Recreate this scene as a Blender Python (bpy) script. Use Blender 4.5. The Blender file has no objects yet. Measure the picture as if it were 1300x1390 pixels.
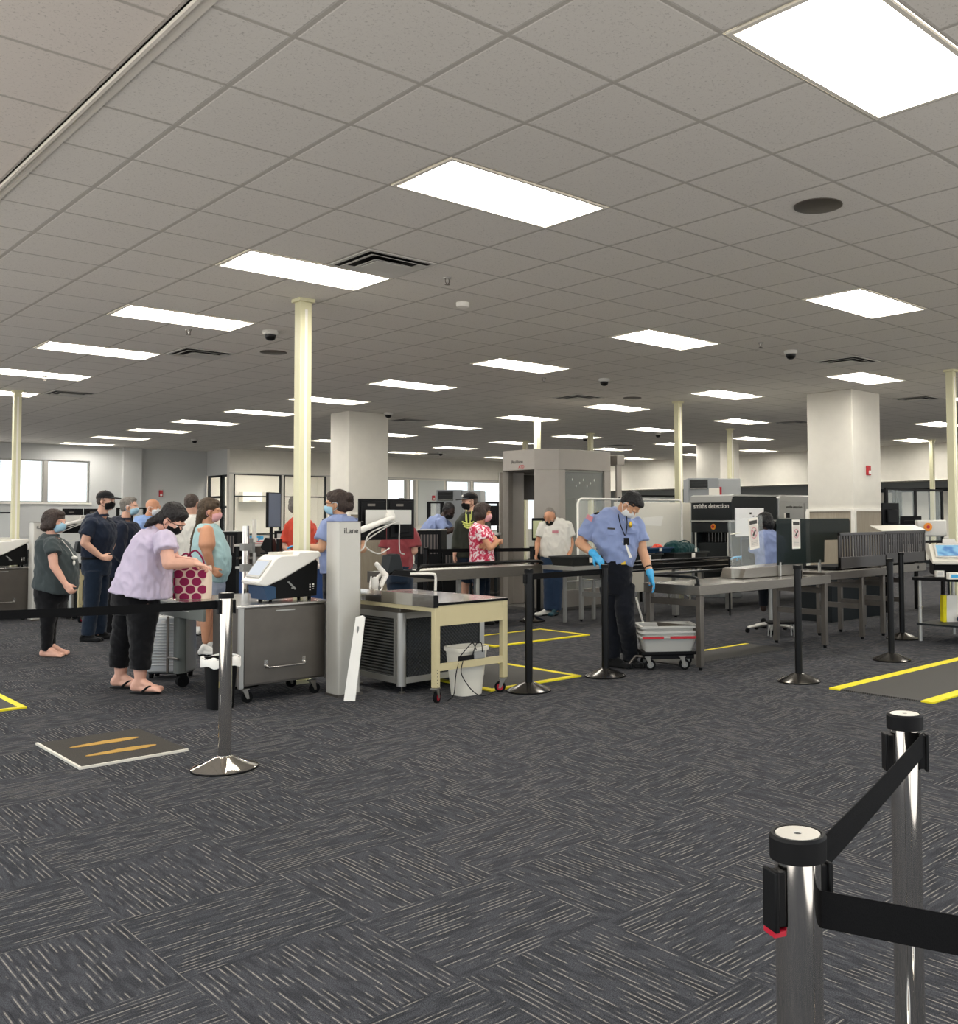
import bpy, math, random
import numpy as np
from mathutils import Vector, Matrix, noise
random.seed(7)
C = bpy.context.scene.collection
PI = math.pi
# ------------------------------------------------------------------ camera model (1300x1390 frame)
F = 1302.3; PX = 808.3; PY = 650.0; PIT = .0405; YAW = .779; ROLL = -.0053; EYE = 1.42; CEIL = 3.364
X0 = 3.0267; Y0 = 4.7685; T = .61
def ray(px, py):
    a = (px-PX)/F; b = (PY-py)/F
    cr, sr = math.cos(ROLL), math.sin(ROLL); a, b = a*cr-b*sr, a*sr+b*cr
    cp_, sp = math.cos(PIT), math.sin(PIT); fw = cp_-b*sp; u = sp+b*cp_
    cy, sy = math.cos(YAW), math.sin(YAW)
    return a*cy+fw*sy, -a*sy+fw*cy, u
def at(px, py, z=0.):            # measured point on a horizontal plane
    x, y, u = ray(px, py); t = (z-EYE)/u; return x*t, y*t
def cp(px, py, d):               # measured point at a distance d ahead
    x, y, u = ray(px, py); t = d/(x*math.sin(YAW)+y*math.cos(YAW)); return Vector((x*t, y*t, EYE+u*t))
def onx(px, py, X):
    x, y, u = ray(px, py); t = X/x; return Vector((X, y*t, EYE+u*t))
def ony(px, py, Y):
    x, y, u = ray(px, py); t = Y/y; return Vector((x*t, Y, EYE+u*t))
def dep(X, Y): return X*math.sin(YAW)+Y*math.cos(YAW)
def proj(X, Y, Z):
    cy, sy = math.cos(YAW), math.sin(YAW); r = X*cy-Y*sy; fw = X*sy+Y*cy; z = Z-EYE
    cp_, sp = math.cos(PIT), math.sin(PIT); d = fw*cp_+z*sp; u = -fw*sp+z*cp_
    cr, sr = math.cos(ROLL), math.sin(ROLL); r, u = r*cr+u*sr, -r*sr+u*cr
    if d < .1: return (-9999, -9999)
    return PX+F*r/d, PY-F*u/d
RV = Vector((math.cos(YAW), -math.sin(YAW), 0)); DV = Vector((math.sin(YAW), math.cos(YAW), 0))
# ------------------------------------------------------------------ materials
M = {}
def lin(c):
    if isinstance(c, str):
        c = [int(c[i:i+2], 16)/255 for i in (0, 2, 4)]
        c = [x/12.92 if x <= .04045 else ((x+.055)/1.055)**2.4 for x in c]
    return (*c[:3], 1)
def mat(name, col, rough=.6, metal=0., bump=0., bscale=80., var=0., vscale=6., spec=.5, alpha=1., trans=0., emit=None, estr=0., sheen=0., stretch=None, ior=1.45, coat=0.):
    m = bpy.data.materials.new(name); m.use_nodes = True; nt = m.node_tree; N = nt.nodes; L = nt.links
    b = N['Principled BSDF']; b.inputs['Base Color'].default_value = lin(col)
    b.inputs['Roughness'].default_value = rough; b.inputs['Metallic'].default_value = metal
    b.inputs['Specular IOR Level'].default_value = spec; b.inputs['IOR'].default_value = ior
    b.inputs['Transmission Weight'].default_value = trans; b.inputs['Alpha'].default_value = alpha
    b.inputs['Coat Weight'].default_value = coat
    if sheen: b.inputs['Sheen Weight'].default_value = sheen
    if emit: b.inputs['Emission Color'].default_value = lin(emit); b.inputs['Emission Strength'].default_value = estr
    tc = N.new('ShaderNodeTexCoord'); mp = N.new('ShaderNodeMapping'); L.new(tc.outputs['Object'], mp.inputs['Vector'])
    if stretch: mp.inputs['Scale'].default_value = stretch
    if var:
        n = N.new('ShaderNodeTexNoise'); n.inputs['Scale'].default_value = vscale; n.inputs['Detail'].default_value = 5
        L.new(mp.outputs[0], n.inputs['Vector'])
        mx = N.new('ShaderNodeMixRGB'); mx.blend_type = 'MULTIPLY'; mx.inputs[0].default_value = 1
        rp = N.new('ShaderNodeValToRGB'); rp.color_ramp.elements[0].position = .3; rp.color_ramp.elements[1].position = .7
        rp.color_ramp.elements[0].color = (1-var, 1-var, 1-var, 1); rp.color_ramp.elements[1].color = (1+var*.3, 1+var*.3, 1+var*.3, 1)
        L.new(n.outputs['Fac'], rp.inputs[0]); mx.inputs[1].default_value = lin(col); L.new(rp.outputs[0], mx.inputs[2]); L.new(mx.outputs[0], b.inputs['Base Color'])
    if bump:
        n = N.new('ShaderNodeTexNoise'); n.inputs['Scale'].default_value = bscale; n.inputs['Detail'].default_value = 4
        L.new(mp.outputs[0], n.inputs['Vector'])
        bp = N.new('ShaderNodeBump'); bp.inputs['Strength'].default_value = bump; bp.inputs['Distance'].default_value = .01
        L.new(n.outputs['Fac'], bp.inputs['Height']); L.new(bp.outputs[0], b.inputs['Normal'])
    M[name] = m; return m
class G:                          # tiny node-graph helper
    def __init__(s, name):
        s.m = bpy.data.materials.new(name); s.m.use_nodes = True; s.N = s.m.node_tree.nodes; s.L = s.m.node_tree.links; s.b = s.N['Principled BSDF']; M[name] = s.m
        s.tc = s.N.new('ShaderNodeTexCoord'); s.P = s.tc.outputs['Object']
    def put(s, sock, v):
        if hasattr(v, 'is_output') or isinstance(v, bpy.types.NodeSocket): s.L.new(v, sock)
        else: sock.default_value = v
    def ma(s, op, a, b=0., c=0.):
        n = s.N.new('ShaderNodeMath'); n.operation = op; s.put(n.inputs[0], a); s.put(n.inputs[1], b); s.put(n.inputs[2], c); return n.outputs[0]
    def sep(s, v=None):
        n = s.N.new('ShaderNodeSeparateXYZ'); s.L.new(v or s.P, n.inputs[0]); return n.outputs
    def comb(s, x, y, z=0.):
        n = s.N.new('ShaderNodeCombineXYZ'); s.put(n.inputs[0], x); s.put(n.inputs[1], y); s.put(n.inputs[2], z); return n.outputs[0]
    def noise(s, v, sc=5., det=3., r=.5):
        n = s.N.new('ShaderNodeTexNoise'); s.put(n.inputs['Vector'], v); n.inputs['Scale'].default_value = sc; n.inputs['Detail'].default_value = det; n.inputs['Roughness'].default_value = r; return n.outputs['Fac']
    def vor(s, v, sc=5.):
        n = s.N.new('ShaderNodeTexVoronoi'); s.put(n.inputs['Vector'], v); n.inputs['Scale'].default_value = sc; return n
    def mix(s, f, a, b, mode='MIX'):
        n = s.N.new('ShaderNodeMixRGB'); n.blend_type = mode; s.put(n.inputs[0], f)
        s.put(n.inputs[1], lin(a) if isinstance(a, (str, tuple)) else a); s.put(n.inputs[2], lin(b) if isinstance(b, (str, tuple)) else b); return n.outputs[0]
    def ramp(s, f, stops):
        n = s.N.new('ShaderNodeValToRGB'); s.put(n.inputs[0], f); e = n.color_ramp.elements
        while len(e) < len(stops): e.new(.5)
        for k, (p, c) in enumerate(stops): e[k].position = p; e[k].color = lin(c)
        return n.outputs[0]
    def sstep(s, v, a, b):
        n = s.N.new('ShaderNodeMapRange'); n.interpolation_type = 'SMOOTHSTEP'; s.put(n.inputs['Value'], v); n.inputs['From Min'].default_value = a; n.inputs['From Max'].default_value = b; return n.outputs[0]
    def bump(s, h, st=.3, d=.01):
        n = s.N.new('ShaderNodeBump'); n.inputs['Strength'].default_value = st; n.inputs['Distance'].default_value = d; s.L.new(h, n.inputs['Height']); s.L.new(n.outputs[0], s.b.inputs['Normal'])
    def col(s, c): s.put(s.b.inputs['Base Color'], c)
    def set(s, **k):
        for n, v in k.items(): s.b.inputs[n.replace('_', ' ')].default_value = v
# carpet tiles: quarter-turned tiles with broken pale pinstripes
g = G('carpet'); x, y, z = g.sep()
ix = g.ma('FLOOR', g.ma('DIVIDE', x, T)); iy = g.ma('FLOOR', g.ma('DIVIDE', y, T))
par = g.ma('PINGPONG', g.ma('ADD', ix, iy), 1.)
u = g.ma('ADD', g.ma('MULTIPLY', par, x), g.ma('MULTIPLY', g.ma('SUBTRACT', 1., par), y))
v = g.ma('ADD', g.ma('MULTIPLY', par, y), g.ma('MULTIPLY', g.ma('SUBTRACT', 1., par), x))
tid = g.ma('ADD', g.ma('MULTIPLY', ix, 3.7), g.ma('MULTIPLY', iy, 9.1))
wob = g.ma('MULTIPLY', g.ma('SUBTRACT', g.noise(g.comb(g.ma('MULTIPLY', u, 6.), v, tid), 3.), .5), .004)
vv = g.ma('DIVIDE', g.ma('ADD', v, wob), .0205)
row = g.ma('FLOOR', vv); fr = g.ma('ABSOLUTE', g.ma('SUBTRACT', g.ma('FRACT', vv), .5))
line = g.ma('SUBTRACT', 1., g.sstep(fr, .05, .16))
dash = g.sstep(g.noise(g.comb(g.ma('MULTIPLY', u, 8.), g.ma('MULTIPLY', row, 3.3), tid), 1., 3.), .46, .60)
brk = g.sstep(g.noise(g.P, 210., 3., .8), .30, .62)
stripe = g.ma('MULTIPLY', g.ma('MULTIPLY', line, dash), brk)
fz = g.noise(g.P, 260., 3., .7)
base = g.mix(g.sstep(fz, .3, .7), '16181b', '525459')
tone = g.noise(g.comb(ix, iy, 0.), 7.3, 0.)
base = g.mix(g.ma('MULTIPLY', tone, .3), base, '57555a')
dark = g.sstep(g.noise(g.comb(g.ma('MULTIPLY', u, 9.), g.ma('MULTIPLY', v, 42.), tid), 1., 3.), .42, .62)
base = g.mix(g.ma('MULTIPLY', dark, .4), base, '131416')
edge = g.ma('MULTIPLY', g.sstep(fr, .30, .48), dash); base = g.mix(g.ma('MULTIPLY', edge, .5), base, '0d0e10')
g.col(g.mix(g.ma('MULTIPLY', stripe, .68), base, 'b8b1a6')); g.set(Roughness=1.)
g.b.inputs['Specular IOR Level'].default_value = .1
g.bump(g.ma('ADD', fz, stripe), .5, .004)
# acoustic ceiling
def ceil_mat(name, ox, oy, c1):
    g = G(name); x, y, z = g.sep()
    def ln(a, o):
        f = g.ma('FRACT', g.ma('DIVIDE', g.ma('SUBTRACT', a, o), T)); return g.ma('MINIMUM', f, g.ma('SUBTRACT', 1., f))
    dx = ln(x, ox); dy = ln(y, oy); dm = g.ma('MINIMUM', dx, dy)
    line = g.ma('SUBTRACT', 1., g.sstep(dm, .012, .022))
    pit = g.sstep(g.noise(g.P, 75., 5., .8), .56, .66)
    mot = g.noise(g.P, 300., 2.)
    tile = g.mix(g.ma('MULTIPLY', pit, .5), c1, '7d776e'); tile = g.mix(g.ma('MULTIPLY', mot, .2), tile, 'a8a39c')
    tn = g.noise(g.comb(g.ma('FLOOR', g.ma('DIVIDE', g.ma('SUBTRACT', x, ox), T)), g.ma('FLOOR', g.ma('DIVIDE', g.ma('SUBTRACT', y, oy), T))), 5.1, 0.)
    tile = g.mix(g.ma('MULTIPLY', tn, .16), tile, 'aaa59e')
    g.col(g.mix(g.ma('MULTIPLY', line, .75), tile, 'a5a097')); g.set(Roughness=.9)  # same-coloured grid bars: shade at tile edges put in as darker lines
    h = g.sstep(dm, .018, .03); g.bump(g.ma('SUBTRACT', h, g.ma('MULTIPLY', pit, .2)), .35, .01)
ceil_mat('ceiling_tile', X0, Y0, 'e4e0d9'); ceil_mat('ceiling_tile_lit_pink', X0+.2, Y0+.2, 'e2dad2')  # second tile: pinkish light from behind the camera put into its colour
mat('wall_paint', 'dad6cb', .8, bump=.05, bscale=200, var=.04); mat('wall_cool', 'c3c4c2', .8, bump=.05, bscale=200)
mat('wall_grey', '8b8d8b', .8, bump=.05, bscale=200); mat('white_trim', 'f0ece2', .5)
g = G('wood_panel'); x, y, z = g.sep(); s = g.noise(g.comb(g.ma('MULTIPLY', x, 30.), g.ma('MULTIPLY', y, 30.), g.ma('MULTIPLY', z, 2.)), 2., 5.); g.col(g.mix(s, '8d8271', 'b0a592')); g.set(Roughness=.55)
g = G('steel'); x, y, z = g.sep(); s = g.noise(g.comb(g.ma('MULTIPLY', x, 4.), g.ma('MULTIPLY', y, 4.), g.ma('MULTIPLY', z, 120.)), 3., 3.)
g.col(g.mix(s, '6f6a62', '8f8980')); g.set(Metallic=.9, Roughness=.36); g.bump(s, .05, .002)
mat('steel_dark', '716b64', .42, .85, bump=.03, bscale=120, var=.12); mat('steel_top', 'c9c6c0', .22, .9, var=.05)
mat('chrome', 'd8d4ce', .07, 1.); mat('aluminium', 'b8b6b0', .38, .8); mat('satin_nickel', 'a8a49b', .3, .9)
mat('black_plastic', '0b0b0c', .5, bump=.03, bscale=300, spec=.2); mat('black_gloss', '080809', .3, spec=.3); mat('black_post', '0a0a0b', .35, spec=.35)
mat('dark_base', '55524e', .2, .9); mat('rubber', '0e0f10', .8, spec=.15, bump=.1, bscale=90)
mat('belt_web', '0c0c0d', .8, spec=.15, bump=.3, bscale=900, stretch=(1, 1, .3)); mat('red_plastic', 'a8142a', .4)
mat('grey_plastic', '8b8b88', .5, var=.05); mat('grey_bin', '2e302f', .5, spec=.25); mat('light_bin', 'b9b7b0', .5); mat('light_grey', 'c7c5bf', .5)
mat('white_plastic', 'e8e5dd', .4); mat('off_white', 'd9d4c6', .45); mat('cream_post', 'dcd8b4', .45); mat('tan_paint', 'c4b78e', .45, var=.04)
mat('scanner_grey', 'a09a92', .5, var=.04); mat('scanner_dark', '5b5855', .55); mat('xray_dark', '1f2325', .45, spec=.25); mat('xray_silver', 'a9a9a5', .35, .3)
mat('mat_yellow', 'e8d811', .6, var=.1, vscale=30); mat('footprint', 'b08a3a', .8, var=.12, vscale=60)
g = G('ribbed_mat'); x, y, z = g.sep(); w = g.ma('SINE', g.ma('MULTIPLY', g.ma('ADD', x, y), 330.)); g.col(g.mix(g.sstep(w, -.2, .5), '2a2927', '57544f')); g.set(Roughness=.75); g.bump(w, .5, .004)
g = G('foot_mat'); x, y, z = g.sep(); w = g.ma('MULTIPLY', g.ma('SINE', g.ma('MULTIPLY', x, 420.)), g.ma('SINE', g.ma('MULTIPLY', y, 420.))); g.col(g.mix(g.sstep(g.ma('ADD', w, g.noise(g.P, 90.)), .2, 1.), '24211d', '4a443a')); g.set(Roughness=.95); g.bump(w, .5, .004)
g = G('louver'); x, y, z = g.sep(); w = g.ma('SINE', g.ma('MULTIPLY', z, 250.)); g.col(g.mix(g.sstep(w, -.3, .4), '0c0e0e', '262a2a')); g.set(Roughness=.5); g.bump(w, .6, .006)
g = G('perforated'); x, y, z = g.sep(); w = g.ma('MULTIPLY', g.ma('SINE', g.ma('MULTIPLY', g.ma('ADD', x, y), 200.)), g.ma('SINE', g.ma('MULTIPLY', z, 200.))); g.col(g.mix(g.sstep(w, .1, .6), '15181a', '2b2f31')); g.set(Roughness=.5); g.bump(w, .5, .006)
mat('blue_plastic', '23457d', .45); mat('blue_tray', '1f3f5e', .45); mat('paper', 'e6e2d8', .8); mat('label_red', 'b0202a', .5); mat('print_dark', '33302d', .6); mat('orange', 'e08a1c', .4)
mat('glass', 'eef6f4', .03, alpha=.16, spec=.5); mat('glass_smoke', '1a2321', .3, alpha=.80, spec=.08); mat('glass_green', 'b8c4be', .04, alpha=.14); mat('acrylic', 'e8eeea', .08, alpha=.10); mat('window_glass', 'f2ffff', .02, alpha=.08)
mat('frosted', 'dfe3de', .5, alpha=.75)
def emis(name, col, st):
    m = bpy.data.materials.new(name); m.use_nodes = True; nt = m.node_tree; nt.nodes.clear()
    e = nt.nodes.new('ShaderNodeEmission'); o = nt.nodes.new('ShaderNodeOutputMaterial'); e.inputs[0].default_value = lin(col); e.inputs[1].default_value = st
    nt.links.new(e.outputs[0], o.inputs[0]); M[name] = m
emis('tube_light', 'fffaf1', 25.0); emis('screen_pale', 'eef4fb', .9)
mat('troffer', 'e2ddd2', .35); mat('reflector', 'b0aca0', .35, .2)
g = G('screen_blue'); x, y, z = g.sep(); w = g.noise(g.P, 9., 1.); cc = g.mix(g.sstep(w, .35, .6), '3f86c8', '8fd0ee'); g.L.new(cc, g.b.inputs['Emission Color']); g.set(Emission_Strength=.8); g.col('3f86c8' and (.02, .02, .02, 1))
# cloth, skin, hair
def cloth(n, c, **k): mat(n, c, .9, bump=.12, bscale=420, var=k.pop('var', .07), vscale=9, sheen=.15, spec=.2, **k)
for n, c in dict(tee_slate='41494a', navy='1c2434', navy_jacket='191f2e', jean='1c2838', jean_blue='2b3d56', black_cloth='0d0d10', lavender='c9bdd2', white_tee='dcd9d0', mint='a5c4c6', coral='d4503d', uniform='8896bd', maroon='8a3f43', hoodie='34372f', polo_blue='8aa6d6', uniform_trouser='0e1119', shorts_grey='9aa3b4', mask_black='0b0b0d', mask_blue='9fc6da', mask_white='dfe0e0', mask_pink='dba6a8', sock='dedbd3', shoe_black='0c0c0d', shoe_white='d9d7d0', shoe_teal='1f3f48', teal_bag='12393a', belt_black='0a0a0b').items(): cloth(n, c)
for n, c in dict(skin_pale='d6a78f', skin_tan='c8906f', skin_mid='c99876', skin_pink='dba892', skin_dark='33211a').items(): mat(n, c, .5, bump=.03, bscale=200, var=.06, vscale=14)
for n, c in dict(hair_dark='1a1413', hair_brown='4a3a28', hair_black='0d0c0d', hair_grey='7b756d', hair_curl='3a2c25', hair_shave='4c4039').items(): mat(n, c, .55, bump=.6, bscale=160, stretch=(1, 1, .25), var=.35, vscale=60)
mat('glove', '3fa4d8', .35, bump=.15, bscale=60); mat('gold', 'c9a640', .3, .9); mat('eye_white', 'e8e4de', .2); mat('iris', '221710', .2); mat('magenta', '8c1448', .7); mat('bag_cream', 'ead5c2', .8); mat('lime', 'd4dc7a', .8); mat('patch', 'c4838c', .8)
g = G('red_print'); w = g.noise(g.P, 26., 3.); g.col(g.ramp(w, [(.40, 'c22b4b'), (.5, 'd8607a'), (.56, 'f3e3e4')])); g.set(Roughness=.9)
# ------------------------------------------------------------------ mesh builder
def ortho(t):
    t = t.normalized(); a = Vector((0, 0, 1)) if abs(t.z) < .9 else Vector((1, 0, 0)); u = t.cross(a).normalized(); return u, t.cross(u).normalized()
class MB:
    def __init__(s): s.v = []; s.f = []; s.m = []
    def ring(s, pts): i = len(s.v); s.v += [tuple(p) for p in pts]; return list(range(i, i+len(pts)))
    def face(s, idx, m=0): s.f.append(list(idx)); s.m.append(m)
    def skin(s, rings, caps=(1, 1), m=0):
        for a, b in zip(rings, rings[1:]):
            n = len(a)
            for k in range(n): s.face((a[k], a[(k+1) % n], b[(k+1) % n], b[k]), m)
        if caps[0]: s.face(rings[0][::-1], m)
        if caps[1]: s.face(rings[-1], m)
        return s
    def box(s, x0, x1, y0, y1, z0, z1, m=0, R=None, o=None):
        P = [(x, y, z) for z in (z0, z1) for x, y in ((x0, y0), (x1, y0), (x1, y1), (x0, y1))]
        if R is not None: P = [R @ Vector(p) + (o or Vector((0, 0, 0))) for p in P]
        i = len(s.v); s.v += [tuple(p) for p in P]
        for q in ((3, 2, 1, 0), (4, 5, 6, 7), (0, 1, 5, 4), (1, 2, 6, 5), (2, 3, 7, 6), (3, 0, 4, 7)): s.face([i+k for k in q], m)
        return s
    def cyl(s, p, q, r, n=16, r2=None, m=0):
        p = Vector(p); q = Vector(q); u, w = ortho(q-p); r2 = r if r2 is None else r2
        A = s.ring([p+(u*math.cos(a)+w*math.sin(a))*r for a in (2*PI*k/n for k in range(n))]); B = s.ring([q+(u*math.cos(a)+w*math.sin(a))*r2 for a in (2*PI*k/n for k in range(n))])
        return s.skin([A, B], m=m)
    def lathe(s, prof, o=(0, 0, 0), n=28, m=0):
        o = Vector(o); R = [s.ring([o+Vector((r*math.cos(2*PI*k/n), r*math.sin(2*PI*k/n), z)) for k in range(n)]) for r, z in prof]
        return s.skin(R, m=m)
    def tube(s, pts, r, n=10, m=0, smooth=0):
        P = [Vector(p) for p in pts]
        if smooth: P = curve(P, smooth)
        rr = r if isinstance(r, (list, tuple)) else [r]*len(P); R = []
        pu = None
        for k, p in enumerate(P):
            t = (P[min(k+1, len(P)-1)]-P[max(k-1, 0)]).normalized()
            if pu is None: pu, w = ortho(t)
            else: pu = (pu-t*pu.dot(t)).normalized()
            w = t.cross(pu); R.append(s.ring([p+(pu*math.cos(a)+w*math.sin(a))*rr[k] for a in (2*PI*j/n for j in range(n))]))
        return s.skin(R, m=m)
    def caps(s, a, b, ra, rb, n=14, m=0):       # capsule with two radii
        a = Vector(a); b = Vector(b); t = (b-a); L = t.length or 1e-5; t = t/L; u, w = ortho(t); R = []
        for k in range(-5, 1): an = k/5*PI/2*.96; R.append((a+t*ra*math.sin(an), ra*math.cos(an)))
        for k in range(0, 6): an = k/5*PI/2*.96; R.append((b+t*rb*math.sin(an), rb*math.cos(an)))
        return s.skin([s.ring([c+(u*math.cos(x)+w*math.sin(x))*r for x in (2*PI*j/n for j in range(n))]) for c, r in R], m=m)
    def chain(s, pts, rs):
        for a, b, ra, rb in zip(pts, pts[1:], rs, rs[1:]): s.caps(a, b, ra, rb)
        return s
    def ell(s, c, r, R=None, n=16, h=10, m=0):
        c = Vector(c); rings = []
        for k in range(h+1):
            th = PI*(k+.02)/(h+.04)
            P = [Vector((r[0]*math.sin(th)*math.cos(2*PI*j/n), r[1]*math.sin(th)*math.sin(2*PI*j/n), -r[2]*math.cos(th))) for j in range(n)]
            rings.append(s.ring([c+(R @ p if R is not None else p) for p in P]))
        return s.skin(rings, m=m)
    def prism(s, pts, d, m=0):                   # polygon (3D points) pushed along vector d
        d = Vector(d); A = s.ring([Vector(p) for p in pts]); B = s.ring([Vector(p)+d for p in pts]); return s.skin([A, B], m=m)
    def rbox(s, x0, x1, y0, y1, z0, z1, r=.02, n=4, m=0):   # box with rounded vertical corners
        P = []
        for cx, cy, a0 in ((x1-r, y1-r, 0), (x0+r, y1-r, 90), (x0+r, y0+r, 180), (x1-r, y0+r, 270)):
            for k in range(n+1): a = math.radians(a0+90*k/n); P.append((cx+r*math.cos(a), cy+r*math.sin(a)))
        return s.prism([(x, y, z0) for x, y in P], (0, 0, z1-z0), m)
    def tray(s, x0, x1, y0, y1, z0, z1, t=.012, fl=.03, m=0, lip=.02):  # open-topped tapering bin
        def rect(e, z, r=.03):
            P = []
            for cx, cy, a0 in ((x1+e-r, y1+e-r, 0), (x0-e+r, y1+e-r, 90), (x0-e+r, y0-e+r, 180), (x1+e-r, y0-e+r, 270)):
                for k in range(4): a = math.radians(a0+30*k); P.append((cx+r*math.cos(a), cy+r*math.sin(a), z))
            return s.ring(P)
        R = [rect(0, z0), rect(fl, z1-.02), rect(fl+lip, z1-.02), rect(fl+lip, z1), rect(fl, z1), rect(fl-t, z1-.004), rect(-t, z0+t)]
        return s.skin(R, m=m)
    def mesh(s, name):
        me = bpy.data.meshes.new(name); me.from_pydata(s.v, [], s.f); me.update(); return me
def curve(P, k):
    out = []
    for i in range(len(P)-1):
        p0 = P[max(i-1, 0)]; p1 = P[i]; p2 = P[i+1]; p3 = P[min(i+2, len(P)-1)]
        for j in range(k):
            t = j/k; out.append(.5*((2*p1)+(p2-p0)*t+(2*p0-5*p1+4*p2-p3)*t*t+(3*p1-p0-3*p2+p3)*t**3))
    return out+[P[-1]]
def build(name, mb, mats, parent=None, smooth=35, bevel=0, loc=None, rot=None, **kw):
    me = mb.mesh(name) if isinstance(mb, MB) else mb
    if isinstance(mats, str): mats = [mats]
    for x in mats: me.materials.append(M[x])
    if isinstance(mb, MB) and len(mats) > 1: me.polygons.foreach_set('material_index', mb.m)
    import bmesh
    bm = bmesh.new(); bm.from_mesh(me); bmesh.ops.recalc_face_normals(bm, faces=bm.faces); bm.to_mesh(me); bm.free()
    me.polygons.foreach_set('use_smooth', [True]*len(me.polygons)); me.set_sharp_from_angle(angle=math.radians(smooth))
    o = bpy.data.objects.new(name, me); C.objects.link(o)
    if parent: o.parent = parent
    if loc is not None: o.location = loc
    if rot is not None: o.rotation_euler = rot
    if bevel:
        b = o.modifiers.new('bevel', 'BEVEL'); b.width = bevel; b.segments = 2; b.limit_method = 'ANGLE'; b.angle_limit = math.radians(40); b.harden_normals = False
    tag(o, **kw); return o
def tag(o, label=None, cat=None, group=None, kind=None):
    if label: o['label'] = label
    if cat: o['category'] = cat
    if group: o['group'] = group
    if kind: o['kind'] = kind
    return o
def thing(name, label, cat, loc=(0, 0, 0), rz=0, group=None):
    o = bpy.data.objects.new(name, None); C.objects.link(o); o.location = loc; o.rotation_euler = (0, 0, rz); o.empty_display_size = .1
    return tag(o, label, cat, group)
def copy_tree(o, parent=None, label=None, loc=None, rz=None):
    c = o.copy(); C.objects.link(c); c.parent = parent
    if label: c['label'] = label
    if loc is not None: c.location = loc
    if rz is not None: c.rotation_euler = (0, 0, rz)
    for ch in [q for q in ALLKIDS(o)]: copy_tree(ch, c)
    return c
def ALLKIDS(o): return [q for q in C.objects if q.parent == o]
def lettering(txt, size, matn, parent, loc, rot, align='LEFT', name='lettering', label=None, bold=0):
    cu = bpy.data.curves.new('txt', 'FONT'); cu.body = txt; cu.size = size; cu.extrude = .001; cu.align_x = align; cu.offset = bold
    t = bpy.data.objects.new('txt', cu); C.objects.link(t); bpy.context.view_layer.update()
    me = bpy.data.meshes.new_from_object(t.evaluated_get(bpy.context.evaluated_depsgraph_get())); bpy.data.objects.remove(t)
    o = bpy.data.objects.new(name, me); me.materials.clear(); me.materials.append(M[matn]); C.objects.link(o); o.parent = parent; o.location = loc; o.rotation_euler = rot
    if label: o['label'] = label
    return o
def remesh(mb, vox, smooth=3, wr=0., wf=(14, 14, 5), name='m'):
    me = mb.mesh(name); o = bpy.data.objects.new('tmp', me); C.objects.link(o)
    r = o.modifiers.new('r', 'REMESH'); r.mode = 'VOXEL'; r.voxel_size = vox
    if smooth: q = o.modifiers.new('s', 'SMOOTH'); q.factor = .5; q.iterations = smooth
    bpy.context.view_layer.update(); dg = bpy.context.evaluated_depsgraph_get()
    out = bpy.data.meshes.new_from_object(o.evaluated_get(dg)); bpy.data.objects.remove(o); bpy.data.meshes.remove(me)
    if wr:
        n = len(out.vertices); co = np.empty(n*3); out.vertices.foreach_get('co', co); no = np.empty(n*3); out.vertices.foreach_get('normal', no)
        co = co.reshape(-1, 3); no = no.reshape(-1, 3); d = np.empty(n)
        for k in range(n):
            p = co[k]; a = noise.noise(Vector((p[0]*wf[0]+p[2]*6, p[1]*wf[1], p[2]*wf[2]))); b = noise.noise(Vector((p[0]*wf[0]*2.1+3, p[1]*wf[1]*2.1, p[2]*wf[2]*2.3-p[0]*9)))
            d[k] = (1-abs(a)*2.4)*.7+b*.5
        co += no*(d*wr)[:, None]; out.vertices.foreach_set('co', co.ravel()); out.update()
    return out
# ------------------------------------------------------------------ room shell
XL, XR, YN, YF = -1.6, 24.4, -1.6, 27.2; OX, OY = 11.3, 25.7; EDGE = X0-2.62*T
def struct(name, mb, mats, **k): return build(name, mb, mats, kind='structure', **k)
m = MB(); m.box(XL, XR+1.2, YN, YF+1.6, -.1, 0); struct('floor', m, 'carpet')
rows = (-7, 0, 7, 14, 20, 26, 32)
def lamps():
    for i in rows:
        for j in range(-16, 40, 4):
            x0 = X0+i*T; y1 = Y0+j*T
            if x0+2*T > XR-.1 or x0 < XL+.2 or y1-T < YN+.2: continue
            if i == -7 and False: continue
            if y1 > (OY if x0+2*T > OX else YF)-.1: continue
            if j % 4 == 0: yield i, j
LAMPS = list(lamps()); HOLES = {(i+a, j-1) for i, j in LAMPS for a in (0, 1)}
def ceil_cells(x0, x1, y0, y1, ox, oy, holes):
    m = MB(); i0 = math.floor((x0-ox)/T); i1 = math.ceil((x1-ox)/T); j0 = math.floor((y0-oy)/T); j1 = math.ceil((y1-oy)/T)
    for i in range(i0, i1):
        for j in range(j0, j1):
            if (i, j) in holes: continue
            a = max(x0, ox+i*T); b = min(x1, ox+(i+1)*T); c = max(y0, oy+j*T); d = min(y1, oy+(j+1)*T)
            if b-a < .01 or d-c < .01: continue
            k = m.ring([(a, c, CEIL), (a, d, CEIL), (b, d, CEIL), (b, c, CEIL)]); m.face(k)
    return m
left_holes = {h for h in HOLES if X0+(h[0]+1)*T < EDGE}
struct('ceiling', ceil_cells(EDGE, XR+1.2, YN, YF+1.6, X0, Y0, HOLES), 'ceiling_tile')
struct('ceiling', ceil_cells(XL, EDGE, YN, YF, X0, Y0, left_holes), 'ceiling_tile_lit_pink')
m = MB(); m.box(EDGE-.035, EDGE+.035, YN, YF, CEIL-.012, CEIL); m.box(EDGE-.035, EDGE-.02, YN, YF, CEIL-.03, CEIL); struct('trim_1', m, 'troffer')
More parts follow.
